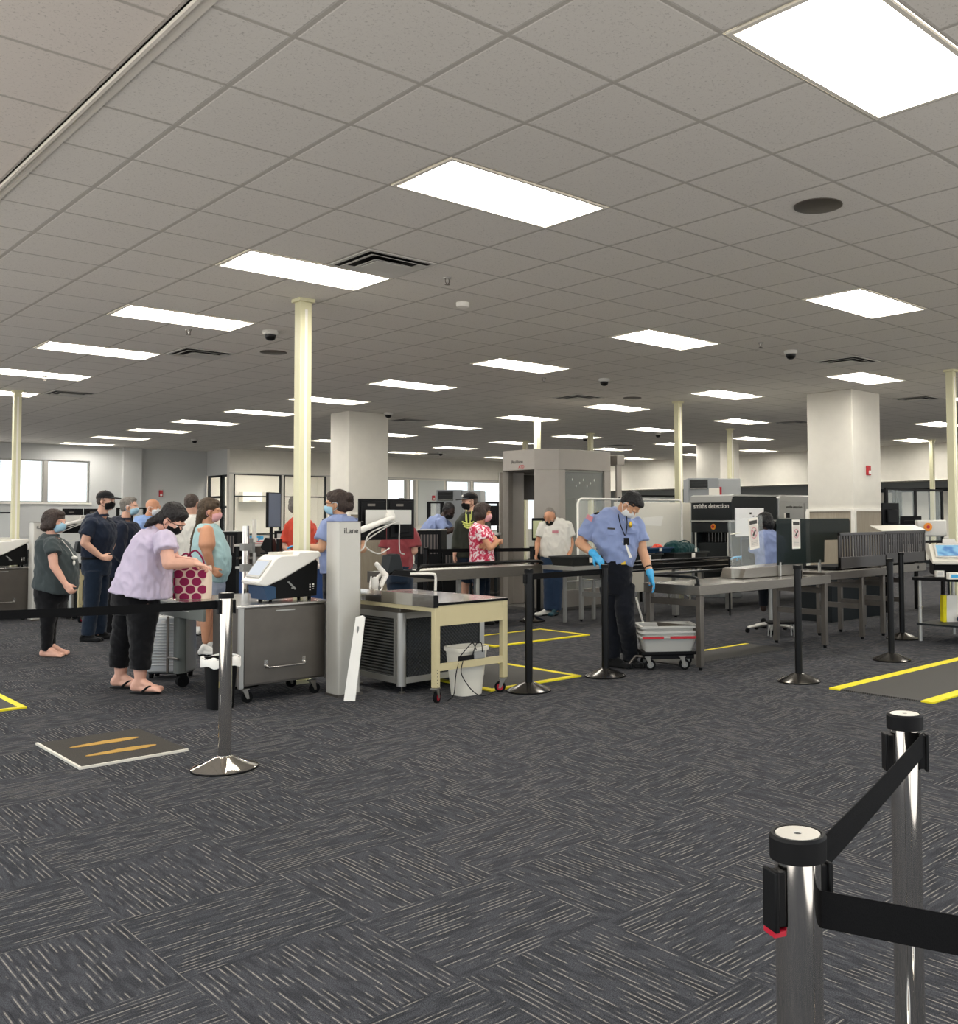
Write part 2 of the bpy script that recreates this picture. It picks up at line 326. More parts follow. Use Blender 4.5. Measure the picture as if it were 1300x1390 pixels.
def wall_x(x0, x1, y0, y1, z0, z1, opens):         # wall running along x with openings [(xa,xb,za,zb)]
    m = MB(); cur = x0
    for a, b, c, d in sorted(opens):
        if a > cur: m.box(cur, a, y0, y1, z0, z1)
        m.box(a, b, y0, y1, z0, c); m.box(a, b, y0, y1, d, z1); cur = b
    m.box(cur, x1, y0, y1, z0, z1); return m
pan = [(8.22-1.0-k*1.07, 8.22-k*1.07) for k in range(7)]
m = wall_x(XL, OX, YF, YF+.2, 0, CEIL, [(pan[-1][0], pan[0][1], 1.88, 2.97)]); m.box(9.0, 9.47, YF-.16, YF, 0, CEIL); struct('wall_left', m, 'wall_cool')
for k, (a, b) in enumerate(pan):
    w = MB(); fr = .035
    for q in ((a, a+fr, 1.88, 2.97), (b-fr, b, 1.88, 2.97), (a+fr, b-fr, 1.88, 1.88+fr), (a+fr, b-fr, 2.97-fr, 2.97)): w.box(q[0], q[1], YF+.06, YF+.14, q[2], q[3])
    w.box(b, b+.07, YF+.04, YF+.16, 1.88, 2.97)
    f = struct('window_%d' % (k+1), w, 'aluminium'); p = MB(); p.box(a+fr, b-fr, YF+.09, YF+.1, 1.88+fr, 2.97-fr); build('pane', p, 'window_glass', f)
m = MB(); m.box(pan[-1][0]-.05, pan[0][1]+.05, YF-.03, YF+.05, 1.84, 1.88); struct('trim_2', m, 'white_trim')
# office front (long glazed partition) and its side
ops = [(11.42, 12.80, 1.0, 2.68), (12.88, 14.2, 1.0, 2.68), (15.6, 17.0, 1.0, 2.66), (17.1, 17.34, 1.0, 2.66), (18.5, 19.5, 1.0, 2.66), (19.6, 21.2, 1.0, 2.66), (21.4, 23.0, 1.0, 2.66)]
struct('wall_back', wall_x(OX, XR+1.2, OY, OY+.16, 0, CEIL, ops), 'wall_paint')
mats_ = ['window_glass']*7
for k, (a, b, c, d) in enumerate(ops):
    w = MB(); fr = .03
    for q in ((a, a+fr, c, d), (b-fr, b, c, d), (a+fr, b-fr, c, c+fr), (a+fr, b-fr, d-fr, d)): w.box(q[0], q[1], OY-.02, OY+.08, q[2], q[3])
    if k in (0, 1): w.box(a+fr, b-fr, OY+.0, OY+.05, 2.05, 2.08)
    f = struct('window_%d' % (k+8), w, 'xray_dark' if k < 2 else 'aluminium'); p = MB(); p.box(a+fr, b-fr, OY+.03, OY+.04, c+fr, d-fr); build('pane', p, 'window_glass', f)
m = MB(); m.box(OX-.01, XR, OY-.03, OY, 2.68, 2.71); struct('trim_3', m, 'aluminium')
m = MB(); m.box(17.42, 18.42, OY-.02, OY+.0, 1.2, 2.64); struct('trim_4', m, 'frosted')
m = MB(); y0, y1 = OY+.16, YF; m.box(OX, OX+.14, y0, y1, 0, .95); m.box(OX, OX+.14, y0, y1, 2.66, CEIL)
struct('wall_side', m, 'wall_cool')
for k, (a, b) in enumerate(((OY+.16, OY+.55), (OY+.6, YF-.02))):
    w = MB()
    for q in ((a, a+.05, .95, 2.66), (b-.05, b, .95, 2.66), (a, b, .95, 1.0), (a, b, 2.61, 2.66), (a, b, 2.02 if k else 1.75, 2.08 if k else 1.8)): w.box(OX+.02, OX+.1, *q)
    f = struct('window_%d' % (k+15), w, 'xray_dark'); p = MB(); p.box(OX+.05, OX+.06, a+.05, b-.05, 1.0, 2.61); build('pane', p, 'window_glass', f)
m = MB(); m.box(OX, 16.4, YF+1.4, YF+1.6, 0, CEIL); m.box(15.5, 15.6, OY+.16, YF+1.4, 0, CEIL); m.box(OX, OX+.14, YF+.2, YF+1.4, 0, CEIL); struct('wall_office', m, 'wall_paint')
# right-hand wall: deep bulkhead over a recessed grey wall
m = MB(); m.box(XR, XR+1.2, YN, OY, 2.38, CEIL); struct('wall_right', m, 'wall_paint')
m = MB(); m.box(XR+1.0, XR+1.2, YN, OY, 0, 2.38); struct('wall_recess', m, 'wall_grey')
for k, (a, b) in enumerate(((11.2, 12.3), (12.4, 13.4), (13.5, 14.5))):
    w = MB(); X = XR+.94
    for q in ((a, a+.1, .1, 2.2), (b-.1, b, .1, 2.2), (a, b, 2.1, 2.2), (a, b, .1, .2)): w.box(X, X+.06, *q)
    f = struct('door_%d' % (k+1), w, 'xray_dark'); p = MB(); p.box(X+.02, X+.04, a+.1, b-.1, .2, 2.1); build('pane', p, 'wall_paint', f)
m = MB(); m.box(XR-.02, XR+.0, YN, OY, 2.38, 2.40); struct('trim_5', m, 'white_trim')
# columns
def column(x0, x1, y0, y1, label, wood=True):
    t = thing('column', label, 'column', ((x0+x1)/2, (y0+y1)/2, 0)); hx = (x1-x0)/2; hy = (y1-y0)/2
    z = 1.53 if wood else 0
    m = MB(); m.box(-hx, hx, -hy, hy, z, CEIL-.002); build('shaft', m, 'wall_paint', t, bevel=.01)
    if wood:
        m = MB(); m.box(-hx-.012, hx+.012, -hy-.012, hy+.012, .1, z-.01); build('panelling', m, 'wood_panel', t)
        m = MB(); m.box(-hx-.025, hx+.025, -hy-.025, hy+.025, z-.03, z+.01); m.box(-hx-.025, hx+.025, -hy-.025, hy+.025, 0, .1)
        for sx, sy in ((-1, -1), (1, -1), (-1, 1)): m.box(sx*hx-.03, sx*hx+.03, sy*hy-.03, sy*hy+.03, .1, z-.03)
        build('panel_trim', m, 'white_trim', t)
    return t
column(13.02, 13.86, 7.62, 8.42, 'broad cream column with wood panelled lower part behind the louvred guards')
column(8.9, 9.72, 15.3, 15.95, 'cream column just right of the uniformed woman, tops out beside a dome camera')
column(19.75, 20.55, 15.4, 16.2, 'cream column farthest back, rising behind the tall grey cabinet with a paper notice')
def strobe(p, rz, label, h=.12):
    t = thing('fire_alarm', label, 'fire alarm', p, rz); m = MB(); m.box(-.05, .05, -.035, 0, -h/2, h/2); build('housing', m, 'label_red', t, bevel=.006)
    m = MB(); m.box(-.03, .03, -.05, -.035, -h*.38, -h*.02); build('lens', m, 'white_plastic', t, bevel=.008)
strobe((13.45, 7.62, 2.13), 0, 'red fire alarm strobe on the broad cream column', .15)
q = ony(218, 670, YF); strobe((q.x, YF, q.z), 0, 'small red fire alarm on the far left wall above the bald man', .18)
q = ony(588, 676, OY-.02); strobe((q.x, OY-.02, q.z), 0, 'red fire alarm on the back wall near the pale grey machine', .16)
# ceiling posts carrying power down to the lanes
def post(x, y, label, r=.055, dark=False):
    t = thing('power_pole', label, 'pole', (x, y, 0)); m = MB(); m.box(-r, r, -r, r, .03, CEIL-.03); build('shaft', m, 'cream_post', t, bevel=.006)
    m = MB(); m.box(-r-.02, r+.02, -r-.02, r+.02, CEIL-.03, CEIL-.001); build('top_flange', m, 'cream_post', t); m = MB(); m.box(-r-.02, r+.02, -r-.02, r+.02, 0, .03); build('base_flange', m, 'cream_post', t)
    m = MB(); m.box(-.012, .012, -r-.004, -r, .1, CEIL-.1); build('cover_strip', m, 'white_trim', t)
post(4.08, 7.80, 'cream power pole rising behind the steel cart, nearest of the floor-to-ceiling poles', .055)
for X, Y, l in ((12.3, 5.72, 'cream power pole cut by the right edge of the view'), (12.27, 10.45, 'cream power pole standing left of the white opaque panels, under the ceiling middle'), (3.88, 16.2, 'cream power pole at the far left in front of the bright windows'), (12.5, 14.3, 'cream power pole behind the body scanner, left one of its two thick neighbours'), (15.38, 15.74, 'cream power pole rising behind the right half of the body scanner'), (15.6, 18.3, 'slimmest cream power pole just left of the thick one behind the scanner'), (16.9, 12.9, 'thin cream power pole behind the white partition panels'), (23.29, 11.37, 'far cream power pole near the recess at the right')): post(X, Y, l, .05)
# ------------------------------------------------------------------ ceiling fittings
def lamp_mesh():
    t = thing('ceiling_light', 'x', 'ceiling light'); w = 2*T-.02; h = T-.02
    m = MB(); z = -.006
    for q in ((0, w, 0, .022), (0, w, h-.022, h), (0, .022, .022, h-.022), (w-.022, w, .022, h-.022)): m.box(q[0]+.01, q[1]+.01, q[2]-T+.01, q[3]-T+.01, z, .004)
    build('frame', m, 'troffer', t)
    def rc(x0, x1, y0, y1, z): return [(x0, y0, z), (x1, y0, z), (x1, y1, z), (x0, y1, z)]
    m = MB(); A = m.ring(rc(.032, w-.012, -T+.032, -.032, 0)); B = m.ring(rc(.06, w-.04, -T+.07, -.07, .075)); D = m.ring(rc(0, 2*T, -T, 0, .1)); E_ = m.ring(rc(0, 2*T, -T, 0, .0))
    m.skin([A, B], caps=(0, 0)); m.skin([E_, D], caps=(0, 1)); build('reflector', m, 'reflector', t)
    m = MB(); n = 8; R = []
    for e in (0, 1):
        P = []
        for k in range(n+1): a = PI*k/n; P.append((.075 if e == 0 else w-.055, -T/2+.235*math.cos(a), .072-.05*math.sin(a)))
        R.append(m.ring(P))
    m.skin(R); build('diffuser', m, 'tube_light', t); return t
ordw = ['rightmost', 'second', 'third', 'fourth', 'fifth', 'sixth', 'seventh', 'eighth', 'ninth', 'tenth', 'eleventh', 'twelfth']
roww = {0: 'nearest', 7: 'second nearest', 14: 'third nearest', 20: 'fourth nearest', 26: 'fifth nearest', 32: 'farthest'}
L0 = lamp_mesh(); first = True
for i in rows:
    seen = 0
    for j in sorted(jj for ii, jj in LAMPS if ii == i):
        x = X0+i*T; y = Y0+j*T; c = [proj(a, b, CEIL) for a in (x, x+2*T) for b in (y, y-T)]
        vis = any(0 <= p[0] <= 1300 and 0 <= p[1] <= 1300 for p in c)
        if vis and i >= 0: lab = 'recessed white ceiling light, %s from the right in the %s row of lights' % (ordw[seen], roww[i]); seen += 1; grp = 'recessed ceiling lights'
        else: lab = 'recessed white ceiling light beyond the edge of the view'; grp = 'ceiling lights outside the frame'
        if lab.count('rightmost'): lab = lab.replace('rightmost from the right', 'rightmost')
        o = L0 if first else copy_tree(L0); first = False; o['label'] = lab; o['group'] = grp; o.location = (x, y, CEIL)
def vent_proto():
    t = thing('ceiling_vent', 'x', 'air vent'); h = T/2-.01
    m = MB()
    def fr(a, b, z0, z1):
        for q in ((-a, a, b, a), (-a, a, -a, -b), (-a, -b, -b, b), (b, a, -b, b)): m.box(*q, z0, z1)
    fr(h, h-.03, -.008, -.001); build('frame', m, 'light_grey', t)
    m = MB(); m.box(-h+.03, h-.03, -h+.03, h-.03, -.004, -.001); build('duct_opening', m, 'black_plastic', t)
    m = MB()
    for a, z in ((h-.05, -.02), (h-.13, -.026)):
        A = m.ring([(-a, -a, z), (a, -a, z), (a, a, z), (-a, a, z)]); b = a-.05; B = m.ring([(-b, -b, z+.016), (b, -b, z+.016), (b, b, z+.016), (-b, b, z+.016)]); B2 = m.ring([(-b, -b, z+.012), (b, -b, z+.012), (b, b, z+.012), (-b, b, z+.012)]); A2 = m.ring([(-a, -a, z-.003), (a, -a, z-.003), (a, a, z-.003), (-a, a, z-.003)])
        m.skin([A, B, B2, A2, A], caps=(0, 0))
    m.box(-.12, .12, -.12, .12, -.026, -.018); build('louvre', m, 'light_grey', t); return t
V0 = vent_proto()
vents = [(1, 2, 'square ceiling vent touching the third light of the nearest row'), (2, 10, 'dark ceiling vent left of the tallest pole, above the dome camera row'), (2, 18, 'dark ceiling vent near the left pole'), (12, 2, 'square ceiling vent above the broad cream column'), (12, 10, 'dark ceiling vent near the middle of the hall'), (22, 10, 'flat dark ceiling vent left of the broad cream column'), (12, 18, 'dark ceiling vent right of the cream column by the uniformed woman'), (22, 31, 'far dark ceiling vent over the back wall'), (25, 21, 'small far ceiling vent above the scanner'), (19, 4, 'dark ceiling vent at the far right')]
for k, (i, j, l) in enumerate(vents):
    o = V0 if k == 0 else copy_tree(V0); o['label'] = l; o['group'] = 'square ceiling vents'; o.location = (X0+(i+.5)*T, Y0+(j+.5)*T, CEIL)
def dome_proto():
    t = thing('dome_camera', 'x', 'security camera'); m = MB(); m.lathe([(.0, 0), (.075, 0), (.08, -.015), (.075, -.04), (.06, -.045), (0, -.045)]); build('collar', m, 'light_grey', t)
    m = MB(); m.lathe([(.058, -.045), (.056, -.065), (.045, -.088), (.025, -.1), (0.001, -.104)]); build('dome', m, 'black_gloss', t); return t
D0 = dome_proto()
for k, (px, py, l) in enumerate(((367, 453, 'black dome camera just left of the tallest cream pole'), (1073, 480, 'black dome camera left of the vent above the broad column'), (820, 518, 'black dome camera hanging over the middle of the hall'), (527, 564, 'dome camera at the top right of the left cream column'), (264, 600, 'small dome camera near the far left wall'), (794, 597, 'small dome camera above the body scanner'), (893, 592, 'far dome camera between two lights right of the scanner'), (598, 618, 'small far dome camera over the back wall'))):
    X, Y = at(px, py-4, CEIL); o = D0 if k == 0 else copy_tree(D0); o['label'] = l; o['group'] = 'dome cameras'; o.location = (X, Y, CEIL)
def spr_proto():
    t = thing('sprinkler', 'x', 'sprinkler'); m = MB(); m.lathe([(0, 0), (.035, 0), (.03, -.01), (.01, -.012), (.008, -.04), (0, -.042)], n=16)
    build('escutcheon', m, 'aluminium', t); m = MB(); m.tube([(-.02, 0, -.012), (-.018, 0, -.04), (0, 0, -.055)], .003, 6); m.tube([(.02, 0, -.012), (.018, 0, -.04), (0, 0, -.055)], .003, 6); m.lathe([(0, -.055), (.022, -.055), (.022, -.058), (0, -.058)], n=12); build('deflector', m, 'steel_dark', t); return t
S0 = spr_proto()
for k, (px, py, l) in enumerate(((607, 377, 'small sprinkler head right of the nearest ceiling vent'), (256, 447, 'sprinkler head below the fourth light of the nearest row'), (61, 511, 'sprinkler head at the upper left near the left pole'), (738, 513, 'sprinkler head below the third light of the second row'), (1032, 465, 'sprinkler head right of the second light of the second row'))):
    X, Y = at(px, py, CEIL); o = S0 if k == 0 else copy_tree(S0); o['label'] = l; o['group'] = 'sprinkler heads'; o.location = (X, Y, CEIL)
def disc(px, py, r, label, name, cat, mt, h=.01):
    X, Y = at(px, py, CEIL); m = MB(); m.lathe([(0, 0), (r, 0), (r, -h*.6), (r*.9, -h), (0, -h*1.1)]); o = build(name, m, mt, loc=(X, Y, CEIL)); tag(o, label, cat)
disc(1110, 279, .15, 'round grey ceiling speaker near the upper right', 'ceiling_speaker', 'speaker', 'steel_dark'); disc(371, 478, .15, 'round ceiling speaker below the dome camera by the tall pole', 'ceiling_speaker', 'speaker', 'steel_dark'); disc(858, 540, .15, 'far round ceiling speaker in the middle of the hall', 'ceiling_speaker', 'speaker', 'steel_dark')
disc(628, 411, .06, 'small white smoke detector below the nearest sprinkler', 'smoke_detector', 'smoke detector', 'white_plastic', .04)
# ------------------------------------------------------------------ equipment helpers
def spanY(px0, py0, px1, py1, Y):         # rectangle seen on the plane y=Y -> x0,x1,z0,z1
    a = ony(px0, py0, Y); b = ony(px1, py1, Y); c = ony(px0, py1, Y); d = ony(px1, py0, Y)
    return a.x, b.x, (b.z+c.z)/2, (a.z+d.z)/2
def caster(parent, x, y, r=.045, w=.025, fork='satin_nickel', tyre='rubber', rot=0., disc=None):
    m = MB(); m.box(-.03, .03, -.03, .03, 2*r+.02, 2*r+.028); m.prism([(-.022, -w/2-.008, 2*r+.02), (.022, -w/2-.008, 2*r+.02), (.035, -w/2-.008, r-.01), (.015, -w/2-.008, r-.01)], (0, .004, 0)); m.prism([(-.022, w/2+.004, 2*r+.02), (.022, w/2+.004, 2*r+.02), (.035, w/2+.004, r-.01), (.015, w/2+.004, r-.01)], (0, .004, 0))
    c = build('caster', m, fork, parent, loc=(x, y, 0), rot=(0, 0, rot))
    m = MB(); m.cyl((.024, -w/2, r), (.024, w/2, r), r, 20); build('wheel', m, tyre, c)
    if disc: m = MB(); m.cyl((.024, -w/2-.001, r), (.024, w/2+.001, r), r*.6, 16); build('hub', m, disc, c)
    return c
def stanchion(x, y, label, style='chrome', top=1.0, belt=None, clips=(0,), group='belt barrier posts', belt2=None, r=.031, red=False):
    t = thing('barrier_post', label, 'barrier post', (x, y, 0), 0, group)
    post = dict(chrome='chrome', black='black_post')[style]; base = dict(chrome='chrome', black='dark_base')[style]
    m = MB(); m.lathe([(0, .004), (.18, .004), (.182, .012), (.165, .022), (.11, .045), (.055, .068), (.04, .075), (0, .075)], n=48); build('base', m, base, t, smooth=50)
    m = MB(); m.lathe([(0, 0), (.183, 0), (.184, .006), (0, .006)], n=48); build('rubber_rim', m, 'rubber', t)
    m = MB(); m.cyl((0, 0, .07), (0, 0, top-.03), r, 32); build('post', m, post, t)
    h = r+.0065; m = MB(); m.lathe([(0, top-.032), (h, top-.032), (h+.0005, top-.004), (h-.002, top), (h-.006, top), (h-.006, top-.002), (0, top-.002)], n=40); cpo = build('cap', m, 'black_plastic', t, smooth=25)
    m = MB(); m.lathe([(0, top-.003), (h-.007, top-.003), (h-.008, top-.0005), (.006, top-.0005), (.005, top-.003), (0, top-.003)], n=32); build('cap_disc', m, 'cap_metal', cpo, smooth=25)
    for a in clips:
        m = MB(); R = Matrix.Rotation(a, 3, 'Z')
        m.box(r-.004, r+.010, -.012, .012, top-.115, top-.045, R=R); m.box(r+.008, r+.015, -.016, .016, top-.12, top-.042, R=R); k = build('belt_clip', m, 'black_plastic', t, bevel=.002)
        if red: m = MB(); m.box(r-.002, r+.015, -.013, .013, top-.126, top-.119, R=R); build('release_tab', m, 'red_plastic', k)
    for B in (belt, belt2):
        if not B: continue
        ex, ey, zc, sag = B[:4]; p0 = (B[4] if len(B) > 4 else Vector((0, 0, 0)))+Vector((0, 0, zc)); p1 = Vector((ex-x, ey-y, zc)); d = (p1-p0).normalized(); n = Vector((-d.y, d.x, 0))
        m = MB(); A = []; N_ = 14
        for k in range(N_+1):
            s = k/N_; c = p0+d*(r*.3)+(p1-p0-d*(r*1.1))*s-Vector((0, 0, sag*4*s*(1-s))); tw = n*.001
            A.append(m.ring([c-tw-Vector((0, 0, .024)), c+tw-Vector((0, 0, .024)), c+tw+Vector((0, 0, .024)), c-tw+Vector((0, 0, .024))]))
        m.skin(A); build('belt', m, 'belt_web', t)
    return t
mat('cap_metal', 'cfcac0', .35, .4)
ax, ay = 1.92, 1.01; bx, by = 1.10, .735; e_ = cp(1300, 1271, 1.2); rr = Vector((bx+(e_.x-bx)*4.2, by+(e_.y-by)*4.2, 0))
ang = math.atan2(by-ay, bx-ax)
stanchion(ax, ay, 'chrome barrier post at the lower right, the one standing farther back', belt=(bx, by, .938, .004, RV*.036-DV*.012), clips=(2.36, -.9))
stanchion(bx, by, 'chrome barrier post at the bottom right with a red tab, nearest of all', belt=(rr.x, rr.y, .905, .0), clips=(2.75, -.35), red=True)
stanchion(rr.x, rr.y, 'chrome barrier post just outside the lower right corner', clips=(2.4,))
q = cp(-330, 850, 4.75)
stanchion(2.38, 5.44, 'chrome barrier post standing alone at left with a wide shiny base', belt=(q.x, q.y, .935, .015), clips=(0, PI), r=.036)
stanchion(q.x, q.y, 'chrome barrier post beyond the left edge of the view', clips=(0,))
stanchion(5.19, 6.05, 'black barrier post beside the tan bench', 'black', belt=(6.14, 6.11, .935, .0), clips=(.1, PI, 2.2))
stanchion(6.14, 6.11, 'black barrier post under the blue glove of the bending officer', 'black', clips=(PI, .5))
stanchion(7.1, 4.71, 'black barrier post in front of the steel roller table', 'black', clips=(0,))
stanchion(8.77, 4.74, 'black barrier post left of the testing machine with the blue screen, the nearer of two', 'black', clips=(1,))
stanchion(10.38, 5.47, 'black barrier post partly hidden behind another post near the louvred guards', 'black', clips=(1,))
a = cp(578, 745, 13.0); b = cp(722, 742, 13.3)
stanchion(b.x, b.y, 'black barrier post left of the man in the white shirt', 'black', belt=(a.x, a.y, .985, .0), top=1.03)
stanchion(a.x, a.y, 'black barrier post behind the roller conveyor near the maroon shirt', 'black', top=1.03, clips=(0,))
# ------------------------------------------------------------------ floor mats
def ymat(x0, x1, y0, y1, label, sides='NSEW', w=.06, g='yellow edged mats'):
    t = thing('anti_fatigue_mat', label, 'mat', (x0, y0, 0), 0, g); X = x1-x0; Y = y1-y0
    m = MB(); m.box(.01, X-.01, .01, Y-.01, .0, .011); build('ribbed_surface', m, 'ribbed_mat', t)
    def strip(a, b, c, d):
        m = MB(); m.prism([(a, c, 0), (b, c, 0), (b, d, 0), (a, d, 0)], (0, 0, .0125)); build('yellow_edge', m, 'mat_yellow', t)
    if 'S' in sides: strip(0, X, 0, w)
    if 'N' in sides: strip(0, X, Y-w, Y)
    if 'W' in sides: strip(0, w, w, Y-w)
    if 'E' in sides: strip(X-w, X, w, Y-w)
    return t
ymat(6.95, 9.6, 3.42, 4.32, 'large black mat with wide yellow edges at the right', 'NS', .1)
ymat(6.66, 8.13, 8.35, 9.25, 'black mat with thin yellow edges behind the barrier posts', 'NSEW')
ymat(4.95, 5.98, 6.25, 7.75, 'ribbed mat with yellow edges beside the white waste basket', 'NSEW')
ymat(7.05, 8.75, 5.95, 6.5, 'dark mat with a yellow edge under the steel roller table', 'N', .05)
ymat(1.0, 2.08, 8.25, 9.4, 'dark mat with a yellow edge cut by the left edge of the view', 'SE', .05)
t = thing('foot_mat', 'brown mat with two ochre footprints on the carpet', 'mat', (1.8, 6.02, 0))
m = MB(); m.box(0, .6, 0, .84, 0, .012); build('pile', m, 'foot_mat', t)
m = MB(); m.box(-.015, 0, -.015, .855, 0, .014); m.box(0, .6, -.015, 0, 0, .014); build('pale_border', m, 'off_white', t)
for x in (.18, .42):
    m = MB(); P = [(x+.04*math.sin(a)*(1.15 if math.cos(a) > 0 else .9), .42-.21*math.cos(a)*(-1), .0125) for a in (2*PI*k/24 for k in range(24))]; m.prism([Vector((.3+(p[1]-.42)*.98, .25+(x-.18)*1.25+(p[0]-x)*1.1, p[2])) for p in P], (0, 0, .0015)); build('footprint', m, 'footprint', t)
# ------------------------------------------------------------------ left lane group (built once, copied one bay farther back)
def lane_cart():
    t = thing('steel_cart', 'brushed steel cabinet cart with a low bar handle, under the white testing machine', 'cart', (3.26, 7.2, 0)); w = .75; d = .5
    m = MB(); m.box(0, w, .02, d, .13, .735); build('cabinet', m, 'steel_dark', t, bevel=.004)
    m = MB(); m.box(.035, w-.035, 0, .02, .145, .725); f = build('front_panel', m, 'steel_dark', t, bevel=.003)
    m = MB(); m.box(.29, .45, -.006, 0, .695, .705); build('slot', m, 'aluminium', f)
    m = MB(); m.box(-.004, .03, -.004, .03, .12, .74); build('corner_rail', m, 'aluminium', t); m = MB(); m.box(w-.03, w+.004, -.004, .03, .12, .74); build('corner_rail', m, 'aluminium', t)
    m = MB(); m.tube([(.21, 0, .28), (.21, -.03, .275), (.22, -.04, .265), (.52, -.04, .265), (.53, -.03, .275), (.53, 0, .28)], .008, 10); build('handle', m, 'steel_top', t)
    for x in (.21, .53): m = MB(); m.box(x-.015, x+.015, -.004, 0, .26, .32); build('handle_plate', m, 'steel_top', t)
    m = MB(); m.box(-.03, w+.02, -.01, d+.02, .737, .755); build('top', m, 'steel_top', t, bevel=.003)
    for x, y in ((.06, .05), (w-.12, .05), (.06, d-.05), (w-.12, d-.05)): caster(t, x, y, .042)
    return t
def etd(label):
    t = thing('trace_detector', label, 'testing machine'); s = .30
    m = MB(); m.prism([(.0, 0, .17), (.03, 0, .19), (.15, 0, .345), (.2, 0, .375), (.34, 0, .375), (.36, 0, .40), (.54, 0, .40), (.56, 0, .36), (.53, 0, .34), (.24, 0, .19), (.08, 0, .13), (.015, 0, .145)], (0, s, 0)); build('housing', m, 'white_plastic', t, bevel=.012)
    m = MB(); m.prism([(.08, .02, .135), (.24, .02, .195), (.52, .02, .335), (.54, .02, .31), (.53, .02, .03), (.10, .02, .02)], (0, s-.04, 0)); b = build('body', m, 'black_plastic', t, bevel=.01)
    m = MB(); m.prism([(.06, .01, .13), (.10, .01, .14), (.16, .01, .12), (.165, .01, .03), (.09, .01, .02)], (0, s-.02, 0)); build('side_cover', m, 'blue_tray', b, label='dark blue side cover')
    # screen lies on the sloping face
    a = Vector((.035, 0, .198)); c = Vector((.14, 0, .335)); d = (c-a); n = Vector((-d.z, 0, d.x)).normalized()
    m = MB(); m.prism([a+n*.001+Vector((0, .03, 0)), c+n*.001+Vector((0, .03, 0)), c+n*.001+Vector((0, s-.03, 0)), a+n*.001+Vector((0, s-.03, 0))], n*.008); sc = build('screen_bezel', m, 'light_grey', t, bevel=.003)
    a2 = a+d*.12; c2 = c-d*.1; m = MB(); m.prism([a2+n*.0095+Vector((0, .045, 0)), c2+n*.0095+Vector((0, .045, 0)), c2+n*.0095+Vector((0, s-.045, 0)), a2+n*.0095+Vector((0, s-.045, 0))], n*.001); build('screen', m, 'screen_pale', sc)
    m = MB(); m.rbox(.2, .34, .05, .24, .375, .395, .02); build('printer_lid', m, 'off_white', t)
    m = MB(); m.box(.3, .31, .012, .02, .1, .11); m.prism([(.26, .018, .16), (.28, .018, .16), (.34, .018, .1), (.33, .018, .09)], (0, -.004, 0)); build('latch', m, 'grey_plastic', b)
    for x in (.14, .48):
        m = MB(); m.cyl((x, .06, 0), (x, .06, .03), .015, 10); build('foot', m, 'rubber', t); m = MB(); m.cyl((x, .24, 0), (x, .24, .03), .015, 10); build('foot', m, 'rubber', t)
    for k, zz in enumerate((.12, .10, .08)):
        m = MB(); m.box(.46, .47, .016, .02, zz, zz+.01); m.box(.485, .50, .016, .02, zz+.005*k, zz+.012); build('marking', m, 'white_plastic', b)
    return t
def pillar():
    t = thing('lane_pillar', 'tall pale metal lane pillar beside the steel cart', 'pillar', (3.94, 6.92, 0))
    m = MB(); P = [(0, .19), (0, .035), (.012, .01), (.035, 0), (.19, 0), (.205, .01), (.215, .03), (.215, .19)]; m.prism([(x, y, .02) for x, y in P], (0, 0, 1.375)); build('shell', m, 'pillar_metal', t, smooth=30)
    m = MB(); m.box(-.004, .219, -.004, .194, 1.395, 1.402); build('top_cap', m, 'steel_dark', t); m = MB(); m.box(-.005, .22, -.005, .195, 0, .02); build('base_plate', m, 'steel_dark', t)
    lettering('iLane', .062, 'print_dark', t, (.045, -.001, 1.305), (PI/2, 0, 0), bold=.001); return t
mat('pillar_metal', 'c4c0b6', .38, .45, var=.03)
def bench():
    t = thing('workbench', 'tan rolling workbench with a mirror-bright steel top', 'workbench', (4.32, 6.14, 0)); w = .72; d = 1.42
    m = MB(); m.box(0, w, 0, d, .752, .77); build('worktop', m, 'bench_top', t, bevel=.002)
    m = MB(); m.box(0, w, -.003, .0, .748, .768); build('edge_strip', m, 'rubber', t)
    m = MB(); m.box(-.012, .0, 0, d, .735, .83); s = build('side_guard', m, 'steel_mirror', t); m = MB(); m.box(-.014, .03, -.006, 0.0, .735, .83); build('end_cap', m, 'black_plastic', s)
    for x in (0, w-.05): m = MB(); m.box(x, x+.05, 0, .05, .12, .752); build('leg', m, 'tan_paint', t, bevel=.004)
    m = MB(); m.box(.05, w-.05, .003, .02, .59, .75); build('apron', m, 'tan_paint', t); m = MB(); m.box(.05, w-.05, .005, .03, .245, .30); build('lower_rail', m, 'tan_paint', t)
    for x in (.002, w-.03): m = MB(); m.box(x, x+.028, .05, d, .70, .75); build('side_rail', m, 'tan_paint', t)
    for k in range(6): m = MB(); m.cyl((.025, -.002, .13+.025*k), (.025, .001, .13+.025*k), .004, 8); build('bolt_hole', m, 'print_dark', t)
    caster(t, .025, .025, .045, tyre='rubber', disc='red_plastic', rot=.5); caster(t, w-.03, .025, .045, disc='red_plastic', rot=2.4); return t
g = G('steel_mirror'); x, y, z = g.sep(); n = g.noise(g.comb(g.ma('MULTIPLY', x, 3.), g.ma('MULTIPLY', y, 3.), z), 1.3, 2.); g.col('c9c8c4' and lin('cfcdc8')); g.set(Metallic=1., Roughness=.13); g.bump(n, .25, .03)
g = G('bench_top'); n = g.noise(g.P, 7., 4.); g.col(g.mix(g.sstep(n, .45, .6), 'cfcbc6', 'c2b6b2')); g.set(Metallic=.25, Roughness=.14); g.bump(n, .3, .01)
